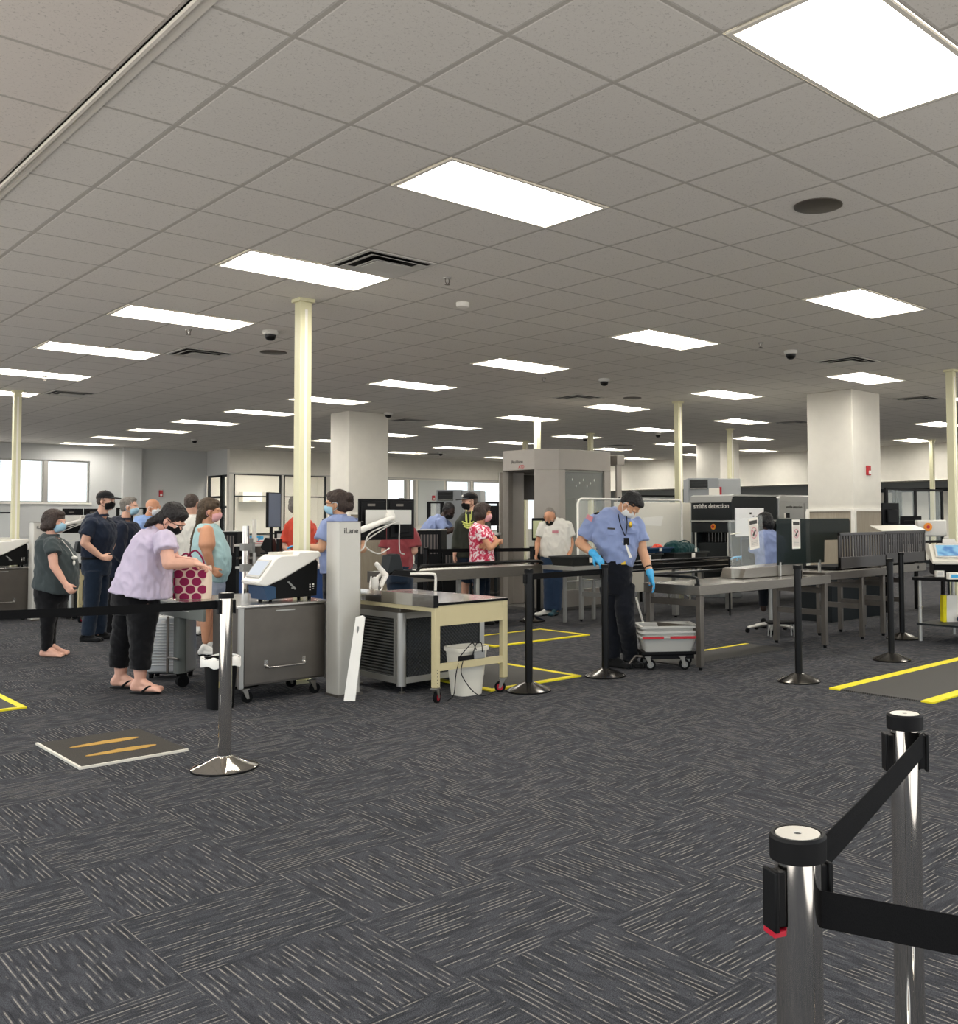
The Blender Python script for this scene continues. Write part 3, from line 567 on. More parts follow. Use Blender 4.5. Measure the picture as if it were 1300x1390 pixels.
def louvre_cab():
    t = thing('louvred_cabinet', 'silver framed cabinet with black louvred sides under the tan bench', 'cabinet', (4.36, 6.68, 0)); w = .86; d = .75; zt = .695
    m = MB(); m.box(.03, w-.03, .03, d-.03, .10, zt-.03); build('inner_box', m, 'black_plastic', t)
    m = MB(); m.cyl((.035, .035, .06), (.035, .035, zt-.04), .04, 24); build('corner_post', m, 'aluminium', t)
    m = MB(); m.box(w-.05, w, 0, .05, .06, zt-.04); build('corner_post', m, 'aluminium', t); m = MB(); m.box(0, .05, d-.05, d, .06, zt-.04); build('corner_post', m, 'aluminium', t)
    for z, n in ((.08, 'bottom_rail'), (zt-.09, 'top_rail')):
        m = MB(); m.box(.05, w-.05, .004, .04, z, z+.05); build(n, m, 'aluminium', t); m = MB(); m.box(.004, .04, .05, d-.05, z, z+.05); build(n, m, 'aluminium', t)
    m = MB(); m.box(0, w, 0, d, zt-.04, zt); build('top_plate', m, 'steel', t, bevel=.003)
    m = MB(); m.box(.075, w-.05, .012, .02, .13, zt-.09); build('side_panel', m, 'perforated', t); m = MB(); m.box(.012, .02, .11, d-.05, .13, zt-.09); build('side_panel', m, 'louver', t)
    m = MB(); m.box(.006, .03, .075, .105, .12, zt-.09); build('frame_stile', m, 'aluminium', t)
    for x, y in ((.05, .05), (w-.05, .05), (.05, d-.05)): m = MB(); m.cyl((x, y, 0), (x, y, .012), .025, 14); m.cyl((x, y, .012), (x, y, .08), .006, 8); build('levelling_foot', m, 'steel_dark', t)
    return t
def monitor_pair():
    Y = 7.55; x0 = ony(487, 700, Y).x; x1 = ony(563, 700, Y).x; w = (x1-x0)/2-.01
    t = thing('monitor_mount', 'white articulated arm carrying a grey crossbar, fixed to the near lane pillar', 'monitor arm', (4.1, 7.1, 0))
    X = x0-4.1; Yl = Y-7.1-.12
    m = MB(); m.box(X, X+2*w*.83, Yl, Yl+.012, 1.37, 1.50); build('crossbar_plate', m, 'light_grey', t, bevel=.003)
    c = Vector((X+w*.85, Yl-.02, 1.44)); m = MB(); m.cyl(c+Vector((0, .03, 0)), c, .045, 20); m.box(c.x-.03, c.x+.03, c.y, c.y+.03, c.z-.05, c.z+.06); build('swivel_head', m, 'white_plastic', t)
    m = MB(); m.caps(c+Vector((0, -.02, -.01)), Vector((.08, .02, 1.30)), .022, .028); build('upper_arm', m, 'white_plastic', t); m = MB(); m.caps(Vector((.08, .02, 1.31)), Vector((.05, -.02, 1.10)), .024, .024); build('lower_arm', m, 'white_plastic', t)
    m = MB(); m.tube([c+Vector((.0, -.03, -.06)), Vector((.25, .1, 1.22)), Vector((.4, .15, 1.12)), Vector((.55, .2, 1.16))], .006, 8, smooth=6); build('cable', m, 'light_grey', t)
    m = MB(); m.tube([c+Vector((.05, -.02, -.05)), Vector((.3, .1, 1.3)), Vector((.2, .05, 1.17)), Vector((.05, 0, 1.12))], .006, 8, smooth=6); build('cable', m, 'light_grey', t)
    m = MB(); m.tube([c+Vector((.09, 0, -.05)), c+Vector((.09, 0, -.3)), c+Vector((.14, 0, -.34))], .005, 8, smooth=4); build('cable', m, 'light_grey', t)
    mons = []
    for k, lab in enumerate(('black monitor seen from behind, the left one on the near arm', 'black monitor seen from behind, the right one on the near arm')):
        xa = x0+k*(w+.012); o = thing('monitor', lab, 'monitor', (xa, Y, 1.23)); h = .37
        m = MB(); m.box(0, w, 0, .02, 0, h); build('screen_frame', m, 'black_plastic', o, bevel=.004)
        m = MB(); m.prism([(.02, 0, .02), (w-.02, 0, .02), (w-.02, 0, h-.02), (.02, 0, h-.02)], (0, -.012, 0)); m.box(.08, w-.08, -.05, -.01, .06, h-.14); build('rear_shell', m, 'black_plastic', o, bevel=.01)
        m = MB(); m.box(.01, w-.01, .02, .022, .01, h-.01); build('display', m, 'screen_pale', o)
        m = MB(); m.rbox(w*.28, w*.55, -.016, -.013, h-.065, h-.045, .001); build('badge', m, 'steel_dark', o); mons.append(o)
    return [t]+mons
def kb_stand():
    t = thing('keyboard_tray', 'black keyboard tray on a bent white arm above the tan bench', 'keyboard tray', (4.45, 7.2, .772))
    m = MB(); m.prism([(.16, 0, .16), (.62, 0, .10), (.64, 0, .12), (.60, 0, .15), (.40, 0, .19), (.2, 0, .2)], (0, .18, 0)); build('tray', m, 'black_plastic', t, bevel=.006)
    m = MB(); m.prism([(.14, .02, .17), (.3, .02, .19), (.26, .02, .34), (.17, .02, .33)], (0, .14, 0)); build('holder', m, 'xray_dark', t, bevel=.006)
    m = MB(); m.tube([(.04, .05, .0), (.04, .05, .12), (.1, .05, .17), (.2, .08, .17)], .016, 12, smooth=5); build('support_arm', m, 'white_plastic', t)
    m = MB(); m.tube([(.62, .0, .0), (.62, 0, .12), (.58, .0, .15), (.35, 0, .16)], .012, 12, smooth=5); build('support_arm', m, 'white_plastic', t)
    m = MB(); m.caps((.0, -.02, .26), (.1, 0, .16), .02, .026); m.caps((.1, 0, .16), (.06, 0, .08), .026, .02); build('clamp', m, 'white_plastic', t)
    m = MB(); m.ell((-.02, -.02, .10), (.04, .03, .055)); build('puck', m, 'light_grey', t); m = MB(); m.tube([(-.06, -.03, .16), (-.07, -.03, .05), (.0, -.03, .01), (.05, -.03, .06)], .006, 8, smooth=6); build('loop_cable', m, 'white_plastic', t)
    return t
cartT = lane_cart(); E1 = etd('white and black tabletop testing machine with a sloping screen on the steel cart'); E1.location = (3.44, 7.3, .756)
pilT = pillar(); benT = bench(); cabT = louvre_cab(); monT = monitor_pair(); kbT = kb_stand()
t = thing('leaning_panel', 'white plastic strip leaning against the near lane pillar', 'panel', (3.98, 6.80, 0)); m = MB()
a = cp(474, 946, 7.52); b = cp(489, 838, 7.66); a.z = .005; o0 = t.location; w_ = RV*.045
m.prism([a-o0-w_, a-o0+w_, b-o0+w_*.85, b-o0+w_*.35+Vector((0, 0, .015)), b-o0-w_*.85], DV*.012); build('strip', m, 'white_plastic', t, bevel=.003)
p = cp(486, 855, 7.64)-o0; m = MB(); m.ell(p-DV*.004, (.012, .004, .03)); build('hand_hole', m, 'grey_plastic', t)
# wash basket, power strip
def bin_(label, x, y, r0, r1, h, mt, liner=None, cat='waste bin', ov=1.25):
    t = thing('waste_bin', label, cat, (x, y, 0)); m = MB(); R = []
    for (r, z) in ((r0, 0), (r1, h-.03), (r1+.012, h-.03), (r1+.014, h), (r1-.004, h), (r0-.01, .02)):
        R.append(m.ring([(r*ov*(abs(math.cos(a))**.6)*math.copysign(1, math.cos(a)), r*(abs(math.sin(a))**.6)*math.copysign(1, math.sin(a)), z) for a in (2*PI*k/28 for k in range(28))]))
    m.skin(R); build('bin', m, mt, t, smooth=50)
    if liner:
        m = MB(); R = []
        for q_, (r, z) in enumerate(((r1-.01, h-.06), (r1+.004, h+.006), (r1+.022, h-.002), (r1+.024, h-.06))): R.append(m.ring([(r*ov*(abs(math.cos(a))**.6)*math.copysign(1, math.cos(a)), r*(abs(math.sin(a))**.6)*math.copysign(1, math.sin(a)), z+.01*math.sin(a*5+q_)) for a in (2*PI*k/28 for k in range(28))]))
        m.skin(R, caps=(0, 0)); build('liner', m, liner, t, smooth=80)
    return t
x, y = at(636, 947); bin_('white plastic waste basket under the tan bench', x+.09, y+.15, .10, .135, .385, 'off_white', ov=1.12)
bin_('black waste bin with a white liner behind the chrome post', ony(299, 948, 7.2).x, 7.2, .085, .108, .38, 'black_plastic', 'white_plastic', ov=1.)
x, y = at(345, 945); bin_('second black waste bin behind the steel cart', 3.62, 8.0, .12, .15, .36, 'black_plastic')
t = thing('power_strip', 'black and grey power strip on the lower rail of the tan bench', 'power strip', (4.56, 6.142, .301))
m = MB(); m.box(0, .14, .003, .028, 0, .035); build('socket_bar', m, 'black_plastic', t, bevel=.003); m = MB(); m.box(.14, .25, .003, .028, 0, .06); build('adapter', m, 'grey_plastic', t, bevel=.004)
for P in ([(.13, .01, .03), (.16, .0, .12), (.21, 0, .12), (.22, .0, .05)], [(.0, .01, .03), (.05, .0, .08), (.12, .0, .13), (.16, 0, .07)], [(.02, -.01, .0), (.0, -.02, -.1), (.1, -.03, -.24), (.2, -.04, -.29), (.35, -.02, -.27)], [(-.0, .01, .02), (-.04, .0, -.1), (-.06, 0, -.25), (-.12, 0, -.29)]):
    m = MB(); m.tube(P, .004, 7, smooth=7); build('cord', m, 'black_plastic', t)
# inspection table behind the cart
t = thing('inspection_table', 'grey rolling table carrying the polka-dot bag', 'table', (3.2, 7.74, 0)); w = .8; L_ = .95
m = MB(); m.box(0, w, 0, L_, .715, .735); build('tabletop', m, 'steel_top', t, bevel=.002)
m = MB(); m.box(-.005, .02, 0, L_, .60, .715); mat('table_grey', '6d716c', .45, var=.04); ap = build('apron', m, 'table_grey', t, bevel=.003)
m = MB(); m.box(-.012, -.005, .28, .40, .68, .69); m.box(-.012, -.005, .28, .40, .66, .664); build('latch', m, 'light_grey', ap)
for x, y in ((.05, .60), (w-.06, .60)):
    m = MB(); m.rbox(x-.045, x+.045, y-.045, y+.045, .12, .62, .03); build('leg', m, 'table_grey', t); caster(t, x, y, .05, .05, fork='rubber')
m = MB(); m.tube([(-.02, .68, .12), (-.02, .68, .60)], .012, 8); m.tube([(-.02, .68, .25), (.0, .5, .25)], .01, 8); build('side_stay', m, 'steel_dark', t)

# bag with large dots
p = cp(263, 800, 8.35); Z = .736
t = thing('tote_bag', 'cream tote bag with large magenta dots on the grey rolling table', 'bag', (p.x, p.y, Z), -YAW)
W_, H_, D_ = .29, .29, .15; m = MB(); R = []
for z, k in ((0, .94), (.02, .98), (.15, 1.), (.27, .97), (H_, .95)):
    R.append(m.ring([(W_/2*k*(abs(math.cos(a))**.35)*math.copysign(1, math.cos(a)), D_/2*k*(abs(math.sin(a))**.5)*math.copysign(1, math.sin(a)), z) for a in (2*PI*q/40 for q in range(40))]))
m.skin(R, caps=(1, 0)); R2 = [m.ring([(W_/2*.93*(abs(math.cos(a))**.35)*math.copysign(1, math.cos(a)), D_/2*.9*(abs(math.sin(a))**.5)*math.copysign(1, math.sin(a)), z) for a in (2*PI*q/40 for q in range(40))]) for z in (H_, .05)]; m.skin(R2, caps=(0, 1), m=1)
for face, span in ((0, W_), (1, D_)):
    for r in range(5):
        for c in range(-2, 4):
            u = (c+.5*(r % 2))*.105-.05; v = .02+r*.066
            if face == 0 and abs(u) > .135: continue
            if face == 1 and abs(u) > .06: continue
            P = []
            for a in (2*PI*q/20 for q in range(20)):
                uu = u+.043*math.cos(a); zz = v+.036*math.sin(a); zz = max(.003, min(H_-.003, zz)); uu = max(-span/2*.95, min(span/2*.95, uu))
                P.append((uu, -D_/2-.001, zz) if face == 0 else (-W_/2-.001, uu, zz))
            m.prism(P, (0, -.0015, 0) if face == 0 else (-.0015, 0, 0), m=2)
build('bag_body', m, ['bag_cream', 'magenta', 'magenta'], t, smooth=50)
for y in (-.05, .05):
    for s0 in (-1,):
        m = MB(); m.tube([(-.02, y, H_-.03), (-.03, y*1.3, H_+.07), (.04, y*1.5, H_+.13), (.10, y*1.3, H_+.06), (.11, y, H_-.03)] if y < 0 else [(-.14, y, H_-.03), (-.13, y, H_+.07), (-.09, y, H_+.10), (-.04, y, H_+.06), (-.03, y, H_-.03)], .008, 8, smooth=6); build('handle', m, 'magenta', t)
mat('suitcase_metal', 'b9bbbb', .32, .55)
# silver suitcase
p = cp(232, 925, 8.75); t = thing('suitcase', 'silver ribbed upright suitcase behind the woman in lavender', 'suitcase', (p.x, p.y, 0), -YAW)
m = MB(); m.rbox(-.19, .19, -.12, .12, .05, .56, .05); build('shell', m, 'suitcase_metal', t, bevel=.02)
for z in [.12+.026*k for k in range(15)]:
    m = MB(); m.rbox(-.182, .182, -.129, .129, z, z+.012, .045); build('rib', m, 'suitcase_metal', t, bevel=.004)
m = MB(); m.tube([(-.08, 0, .56), (-.07, 0, .585), (.07, 0, .585), (.08, 0, .56)], .012, 8, smooth=4); build('handle', m, 'black_plastic', t)
m = MB(); m.box(-.04, .0, -.126, -.118, .5, .52); build('badge', m, 'light_grey', t)
for x in (-.15, .15):
    m = MB(); m.cyl((x-.012, -.06, .025), (x+.012, -.06, .025), .025, 14); build('wheel', m, 'rubber', t); m = MB(); m.cyl((x-.012, .06, .025), (x+.012, .06, .025), .025, 14); build('wheel', m, 'rubber', t)
m = MB(); m.box(-.17, .17, -.08, .08, .04, .06); build('wheel_plate', m, 'black_plastic', t)
# chrome clamp pole and blue trays on the far end of the table
p = cp(333, 790, 9.3)
def clamp_pole(x, y, label):
    t = thing('clamp_pole', label, 'pole', (x, y, 0)); m = MB(); m.cyl((0, 0, .0), (0, 0, 1.36), .034, 24); build('tube', m, 'chrome', t)
    m = MB(); m.lathe([(0, 0), (.12, 0), (.12, .01), (0, .012)]); build('foot_plate', m, 'steel_dark', t)
    for z in (.92, 1.12): m = MB(); m.rbox(-.045, .05, -.045, .045, z, z+.07, .02); build('clamp', m, 'grey_plastic', t)
    m = MB(); m.cyl((.09, 0, .86), (.09, 0, 1.1), .018, 14); build('side_tube', m, 'aluminium', t); m = MB(); m.box(.07, .10, -.02, .02, 1.2, 1.42); build('paper_card', m, 'paper', t); m = MB(); m.box(.03, .09, -.008, .008, 1.1, 1.24); build('card_bracket', m, 'grey_plastic', t); return t
poleT = clamp_pole(p.x, p.y, 'short chrome pole with two grey clamps behind the testing machine')
def desk_unit(x0, x1, y0, y1, h, mt, label, top='light_grey', name='desk', cat='desk'):
    t = thing(name, label, cat, (x0, y0, 0)); m = MB(); m.box(0, x1-x0, 0, y1-y0, h-.03, h); build('worktop', m, top, t, bevel=.004)
    m = MB(); m.box(.03, x1-x0-.03, .03, y1-y0-.03, .0, h-.03); build('carcass', m, mt, t, bevel=.003); return t
p1 = cp(352, 830, 10.4); desk_unit(p1.x-.05, p1.x+.8, p1.y-.2, p1.y+.5, .9, 'blue_plastic', 'blue fronted counter behind the chrome clamp pole', name='counter', cat='counter')
# ------------------------------------------------------------------ right-hand lanes
def table_frame(name, label, x0, x1, y0, y1, h, legs, mt='steel', legm='steel_dark', top='steel_top', fascia=.075, legw=.05, cross=True, cat='table', rollers=False, group=None):
    t = thing(name, label, cat, (x0, y0, 0), 0, group); w = x1-x0; d = y1-y0
    m = MB(); m.box(0, w, 0, .012, h-fascia, h+.004); build('front_fascia', m, mt, t, bevel=.002); m = MB(); m.box(0, w, d-.012, d, h-fascia, h+.004); build('rear_fascia', m, mt, t)
    m = MB(); m.box(0, .012, .012, d-.012, h-fascia, h+.004); build('end_fascia', m, mt, t, bevel=.002); m = MB(); m.box(w-.012, w, .012, d-.012, h-fascia, h+.004); build('end_fascia', m, mt, t)
    if rollers:
        n = int((w-.04)/.055)
        for k in range(min(n, 99)):
            m = MB(); m.cyl((.03+.055*k, .014, h-.014), (.03+.055*k, d-.014, h-.014), .018, 10); build('roller', m, 'aluminium', t)
        m = MB(); m.box(.012, w-.012, .012, d-.012, h-fascia, h-.05); build('pan', m, 'steel_dark', t)
    else:
        m = MB(); m.box(.012, w-.012, .012, d-.012, h-.012, h-.002); build('bed', m, top, t)
    for lx in legs:
        for ly in (.01, d-.01-legw): m = MB(); m.box(lx, lx+legw, ly, ly+legw, .03, h-fascia); l = build('leg', m, legm, t, bevel=.004); m = MB(); m.cyl((lx+legw/2, ly+legw/2, 0), (lx+legw/2, ly+legw/2, .03), .018, 12); build('foot', m, 'rubber', l)
        if cross:
            for z in (.38, .62): m = MB(); m.box(lx+.01, lx+legw-.01, .01+legw, d-.01-legw, z-.03, z+.03); build('crossbar', m, legm, t)
    return t
table_frame('steel_table', 'long brushed steel roller-exit table nearest on the right, beside the bending officer', 6.93, 9.17, 5.66, 6.36, .78, (.02, 2.14), fascia=.085, legw=.055)
table_frame('steel_table', 'steel conveyor table under the louvred guards, left one', 9.19, 10.55, 5.74, 6.38, .80, (.8, 1.28), fascia=.08, mt='steel_dark')
tb = table_frame('steel_table', 'steel conveyor table with a round black hole in its side at the far right', 10.58, 11.75, 5.84, 6.44, .81, (.55,), fascia=.09)
m = MB(); m.cyl((.95, -.002, .77), (.95, .002, .77), .022, 20); build('port_hole', m, 'black_plastic', tb)
# guard rail on the steel table: black tube bent at both ends
t = thing('guard_rail', 'black bent tube rail on the left end of the near steel table', 'rail', (6.93, 5.66, .784)); m = MB()
m.tube([(.03, .05, .0), (.03, .05, .05), (.03, .12, .075), (.03, .6, .075), (.05, .66, .075), (.15, .68, .075), (1.3, .68, .075), (1.36, .68, .05), (1.36, .68, .0)], .014, 10, smooth=4); build('rail', m, 'black_gloss', t)
for x, y in ((.03, .05), (1.36, .68)): m = MB(); m.lathe([(0, 0), (.028, 0), (.028, .012), (.018, .02), (0, .02)], (x, y, 0), 16); build('flange', m, 'black_gloss', t)
# steel hood lip beside the smoked screen
t = thing('chute_hood', 'low sloping steel hood in front of the smoked screen', 'hood', (8.05, 6.0, .783)); m = MB(); m.prism([(0, 0, 0), (.05, 0, .10), (1.1, 0, .12), (1.1, 0, 0)], (0, .30, 0)); build('shell', m, 'steel', t, bevel=.006)
# smoked screen and clear sneeze guard with notices
def poster(parent, w, h, loc, R=None):
    m = MB(); m.box(-w/2, w/2, -.003, 0, -h/2, h/2); p = build('notice', m, 'paper', parent, loc=loc, rot=R)
    m = MB(); m.box(-w*.4, w*.4, -.0045, -.003, h*.30, h*.42); build('heading', m, 'print_dark', p)
    m = MB(); m.box(-w*.4, w*.4, -.0045, -.003, -h*.42, h*.28); build('picture_ground', m, 'picture_pale', p)
    m = MB(); P = [(w*.33*math.cos(a), -.0045, h*.02+w*.33*math.sin(a)) for a in (2*PI*k/24 for k in range(24))]; Q = [(w*.28*math.cos(a), -.0045, h*.02+w*.28*math.sin(a)) for a in (2*PI*k/24 for k in range(24))]
    A = m.ring(P); B = m.ring(Q); A2 = m.ring([(x, y-.001, z) for x, y, z in P]); B2 = m.ring([(x, y-.001, z) for x, y, z in Q]); m.skin([A, B, B2, A2, A], caps=(0, 0)); m.prism([(-w*.25, -.0045, h*.02+w*.2), (-w*.2, -.0045, h*.02+w*.25), (w*.25, -.0045, h*.02-w*.2), (w*.2, -.0045, h*.02-w*.25)], (0, -.001, 0)); build('prohibition_ring', m, 'patch', p)
    m = MB(); m.prism([(-w*.18, -.0056, -h*.04), (-w*.05, -.0056, -h*.1), (w*.08, -.0056, -h*.0), (w*.22, -.0056, h*.09), (w*.14, -.0056, h*.13), (-w*.02, -.0056, h*.05)], (0, -.001, 0)); build('pictogram', m, 'print_dark', p)
    for k in range(3): m = MB(); m.box(-w*.3, w*.3, -.0055, -.0045, -h*(.24+.05*k)-.004, -h*(.24+.05*k)); build('text_line', m, 'grey_plastic', p)
mat('picture_pale', 'cfc7be', .8)
Y = 5.98; x0, x1, z0, z1 = spanY(1054, 704, 1154, 763, Y)
t = thing('smoked_screen', 'large smoked plastic screen with a paper notice above the steel table', 'screen', (x0, Y, 0)); w = x1-x0; zb = .90
m = MB(); m.prism([(0, 0, zb), (w*.62, 0, zb), (w*.63, 0, 1.15), (w, 0, 1.15), (w, 0, z1-.03), (w-.01, 0, z1-.01), (w-.03, 0, z1), (.02, 0, z1), (0, 0, z1-.02)], (0, .008, 0)); build('pane', m, 'glass_smoke', t)
for x in (.04, w*.55): m = MB(); m.box(x, x+.02, -.01, .018, .782, zb+.03); build('bracket', m, 'aluminium', t)
q = ony(1080, 725, Y); poster(t, .155, .32, (q.x-x0, -.002, q.z))
A = cp(1006, 716, 9.75); B = cp(1053, 703, 10.1)
t = thing('sneeze_guard', 'clear acrylic guard with a tilted paper notice in front of the seated officer', 'sneeze guard', (7.95, 6.05, .784)); m = MB(); m.box(0, .62, 0, .007, .0, .60); gp = build('pane', m, 'acrylic', t); gp.rotation_euler = (.0, -.10, .05)
m = MB(); m.box(-.01, .005, -.008, .015, 0, .60); st = build('edge_strip', m, 'acrylic', gp); m = MB(); m.tube([(0, .0, .46), (.16, -.02, .46)], .006, 6); build('clip', m, 'off_white', st)
poster(gp, .18, .33, (.43, -.003, .42), (0, .0, 0))
# louvred guards (smoked plastic with vertical slots)
def louvred(x0, x1, y, z0, z1, label, n, mt='guard_smoke', whitetop=False):
    t = thing('louvred_guard', label, 'guard', (x0, y, 0), 0, 'louvred guards'); w = x1-x0; fr = .035
    m = MB(); m.box(0, w, 0, .02, z1-fr, z1); m.box(0, w, 0, .02, z0, z0+(z1-z0)*.32); m.box(0, fr, 0, .02, z0, z1); m.box(w-fr, w, 0, .02, z0, z1); build('guard_frame', m, mt, t, bevel=.004)
    s = (w-2*fr)/n
    for k in range(n): m = MB(); m.box(fr+s*k+s*.2, fr+s*k+s*.75, .004, .016, z0+(z1-z0)*.3, z1-fr); build('slat', m, mt, t)
    if whitetop: m = MB(); m.prism([(0, 0, z1), (w, 0, z1), (w, .16, z1+.06), (0, .16, z1+.06)], (0, 0, .012)); build('lid', m, 'off_white', t, bevel=.003)
    return t
mat('guard_smoke', '2f2a27', .3, spec=.6)
louvred(9.55, 10.62, 5.78, .83, 1.235, 'dark louvred guard on the conveyor, left of the two', 17)
louvred(10.66, 11.78, 5.86, .84, 1.235, 'dark louvred guard with a pale lid, right of the two', 18, whitetop=True)
m = MB(); t = thing('conveyor_tunnel', 'dark conveyor tunnel behind the louvred guards', 'tunnel', (9.75, 5.95, .81)); m.box(0, 1.9, 0, .42, 0, .03); build('belt', m, 'rubber', t)
# lane two: black railed roller table carrying trays
table_frame('tray_conveyor', 'black railed tray conveyor in front of the scanner reaching the dark machine', 9.25, 11.86, 8.92, 9.55, .79, (1.15, 2.38), mt='black_gloss', legm='aluminium', top='steel_dark', fascia=.11, legw=.075, cross=False, cat='conveyor', rollers=False)
t = thing('rail_set', 'pair of thin silver rails along the tray conveyor', 'rail', (9.25, 8.9, 0))
for z in (.705, .775, .815): m = MB(); m.box(0, 2.6, -.012, .0, z, z+.009); build('silver_rail', m, 'steel_top', t)
m = MB(); m.tube([(-.6, -.35, .80), (-.5, -.35, .84), (1.9, -.35, .84), (1.95, -.35, .78)], .016, 10, smooth=3); build('tube_rail', m, 'black_gloss', t)
for x in (-.55, 1.9): m = MB(); m.cyl((x, -.35, .0), (x, -.35, .82), .014, 10); build('rail_post', m, 'black_gloss', t)
def bin_tray(label, x, y, z, mt, w=.56, d=.40, h=.12, rz=0, group='plastic trays'):
    t = thing('tray', label, 'tray', (x, y, z), rz, group); m = MB(); m.tray(0, w, 0, d, 0, h, lip=.015); build('tub', m, mt, t, smooth=40)
    m = MB(); m.box(w*.45, w*.55, -.052, -.046, h*.3, h*.85); build('tag_card', m, 'paper', t); return t
bin_tray('dark grey tray on the conveyor in front of the man in the white shirt', 8.56, 9.1, .795, 'grey_bin'); bin_tray('dark grey tray left of the teal bag on the conveyor', 9.62, 9.02, .795, 'grey_bin')
bin_tray('dark grey tray holding the teal bag', 10.5, 9.02, .795, 'grey_bin', w=.7)
bin_tray('blue tray on the white cabinet side of the conveyor, left of two', 9.45, 9.1, .92, 'blue_tray', h=.075, w=.45); bin_tray('blue tray beside the red jacket, right of two', 9.95, 9.1, .92, 'blue_tray', h=.075, w=.55)
t = thing('teal_bag', 'dark teal duffel bag lying in a tray before the dark machine', 'bag', (10.86, 9.22, .84)); m = MB(); m.ell((0, 0, .10), (.32, .15, .115)); m.ell((-.16, 0, .12), (.16, .14, .12)); m.ell((.22, 0, .07), (.14, .13, .08))
build('bag_body', remesh(m, .012, 3, .012, (16, 16, 16)), 'teal_bag', t, smooth=80); m = MB(); m.tube([(-.15, -.06, .2), (-.05, -.1, .24), (.1, -.08, .21), (.16, -.06, .15)], .01, 8, smooth=5); build('strap', m, 'teal_bag', t)
m = MB(); m.box(.13, .17, -.17, -.16, -.02, .13); build('luggage_tag', m, 'paper', t)
t = thing('red_jacket', 'crumpled red and cream jacket beside the teal bag', 'jacket', (10.3, 9.25, .85)); m = MB(); m.ell((0, 0, .06), (.13, .1, .08)); m.ell((.08, 0, .12), (.08, .07, .07)); build('cloth', remesh(m, .012, 2, .015, (20, 20, 20)), 'coral', t, smooth=80); m = MB(); m.ell((-.12, -.03, .04), (.1, .09, .06)); build('lining', m, 'bag_cream', t)
# machine with lettering
mat('board_white', 'fbfbfa', .6)
def xray():
    t = thing('baggage_scanner', 'big dark and silver baggage x-ray machine with lettering and a white board', 'x-ray machine', (11.9, 9.06, 0)); w = 3.0; d = .80; z0 = .98; z1 = 1.745
    m = MB(); m.box(.02, 1.05, .02, d-.02, .25, 1.02); m.box(.12, 1.05, .0, .10, .3, 1.3); build('lower_body', m, 'xray_dark', t, bevel=.01)
    m = MB(); m.box(0, .25, 0, .10, .78, 1.33); build('entrance_cheek', m, 'xray_dark', t); m = MB(); m.box(0, .25, d-.10, d, .78, 1.33); build('entrance_cheek', m, 'xray_dark', t)
    for k in range(9): m = MB(); m.box(.12, .125, .11+k*.065, .165+k*.065, .8, 1.2); build('curtain_strip', m, 'rubber', t)
    for y in (.07, d-.09): m = MB(); m.box(-.02, .0, y, y+.02, .8, 1.18); build('light_post', m, 'light_grey', t)
    m = MB(); m.box(-.02, .3, 0, d, 1.18, 1.34); hd = build('entrance_head', m, 'xray_dark', t, bevel=.01)
    m = MB(); m.prism([(-.03, 0, 1.36), (1.2, 0, 1.36), (1.2, 0, z1), (.05, 0, z1), (.0, 0, z1-.02), (-.03, 0, z1-.08)], (0, d, 0)); build('upper_body', m, 'xray_dark', t, bevel=.02)
    m = MB(); m.box(-.045, 1.2, -.01, d+.01, 1.345, 1.37); build('trim_band', m, 'xray_silver', t, bevel=.005); m = MB(); m.prism([(-.04, -.012, z1-.1), (-.01, -.012, z1-.02), (.05, -.012, z1), (1.2, -.012, z1), (1.2, -.012, z1+.025), (.04, -.012, z1+.025), (-.03, -.012, z1+.0), (-.055, -.012, z1-.09)], (0, d+.024, 0)); build('top_band', m, 'xray_silver', t)
    m = MB(); m.cyl((-.035, .35, 1.27), (-.02, .35, 1.27), .045, 20); b = build('stop_ring', m, 'orange', hd); m = MB(); m.cyl((-.05, .35, 1.27), (-.034, .35, 1.27), .022, 16); build('stop_button', m, 'label_red', b)
    lettering('smiths detection', .105, 'white_plastic', t, (-.034, d-.06, 1.56), (PI/2, 0, -PI/2), bold=.0015)
    m = MB(); m.box(.06, .80, -.02, -.002, 1.12, 1.56); build('white_board', m, 'board_white', t)
    m = MB(); m.box(.42, .47, -.022, -.02, 1.46, 1.49); m.box(.5, .54, -.022, -.02, 1.42, 1.44); build('scribble', m, 'print_dark', t)
    m = MB(); m.box(.85, 1.25, .05, d-.05, .3, 1.76); build('dark_tower', m, 'black_plastic', t, bevel=.01); m = MB(); m.box(.2, .8, .0, .02, .3, 1.1); build('blue_panel', m, 'blue_plastic', t)
    m = MB(); m.prism([(1.22, -.02, 1.30), (w, -.02, 1.30), (w, -.02, z1-.04), (w-.06, -.02, z1+.03), (1.28, -.02, z1+.03), (1.22, -.02, z1-.02)], (0, d, 0)); hs = build('silver_hood', m, 'xray_silver', t, bevel=.02)
    m = MB(); m.box(1.95, 1.955, -.024, -.018, 1.32, z1-.1); m.box(1.24, w-.01, -.024, -.018, z1-.085, z1-.08); build('panel_gap', m, 'steel_dark', hs)
    lettering('smiths detection', .07, 'print_dark', hs, (1.42, -.023, 1.56), (PI/2, 0, 0)); m = MB(); m.box(1.42, 1.52, -.025, -.02, 1.40, 1.48); build('control_plate', m, 'black_plastic', hs); m = MB(); m.box(1.36, 1.41, -.025, -.02, 1.40, 1.48); build('control_sticker', m, 'white_plastic', hs)
    m = MB(); m.box(1.24, w-.02, 0, d-.02, .3, 1.30); build('lower_cover', m, 'xray_dark', t, bevel=.01); return t
xray()
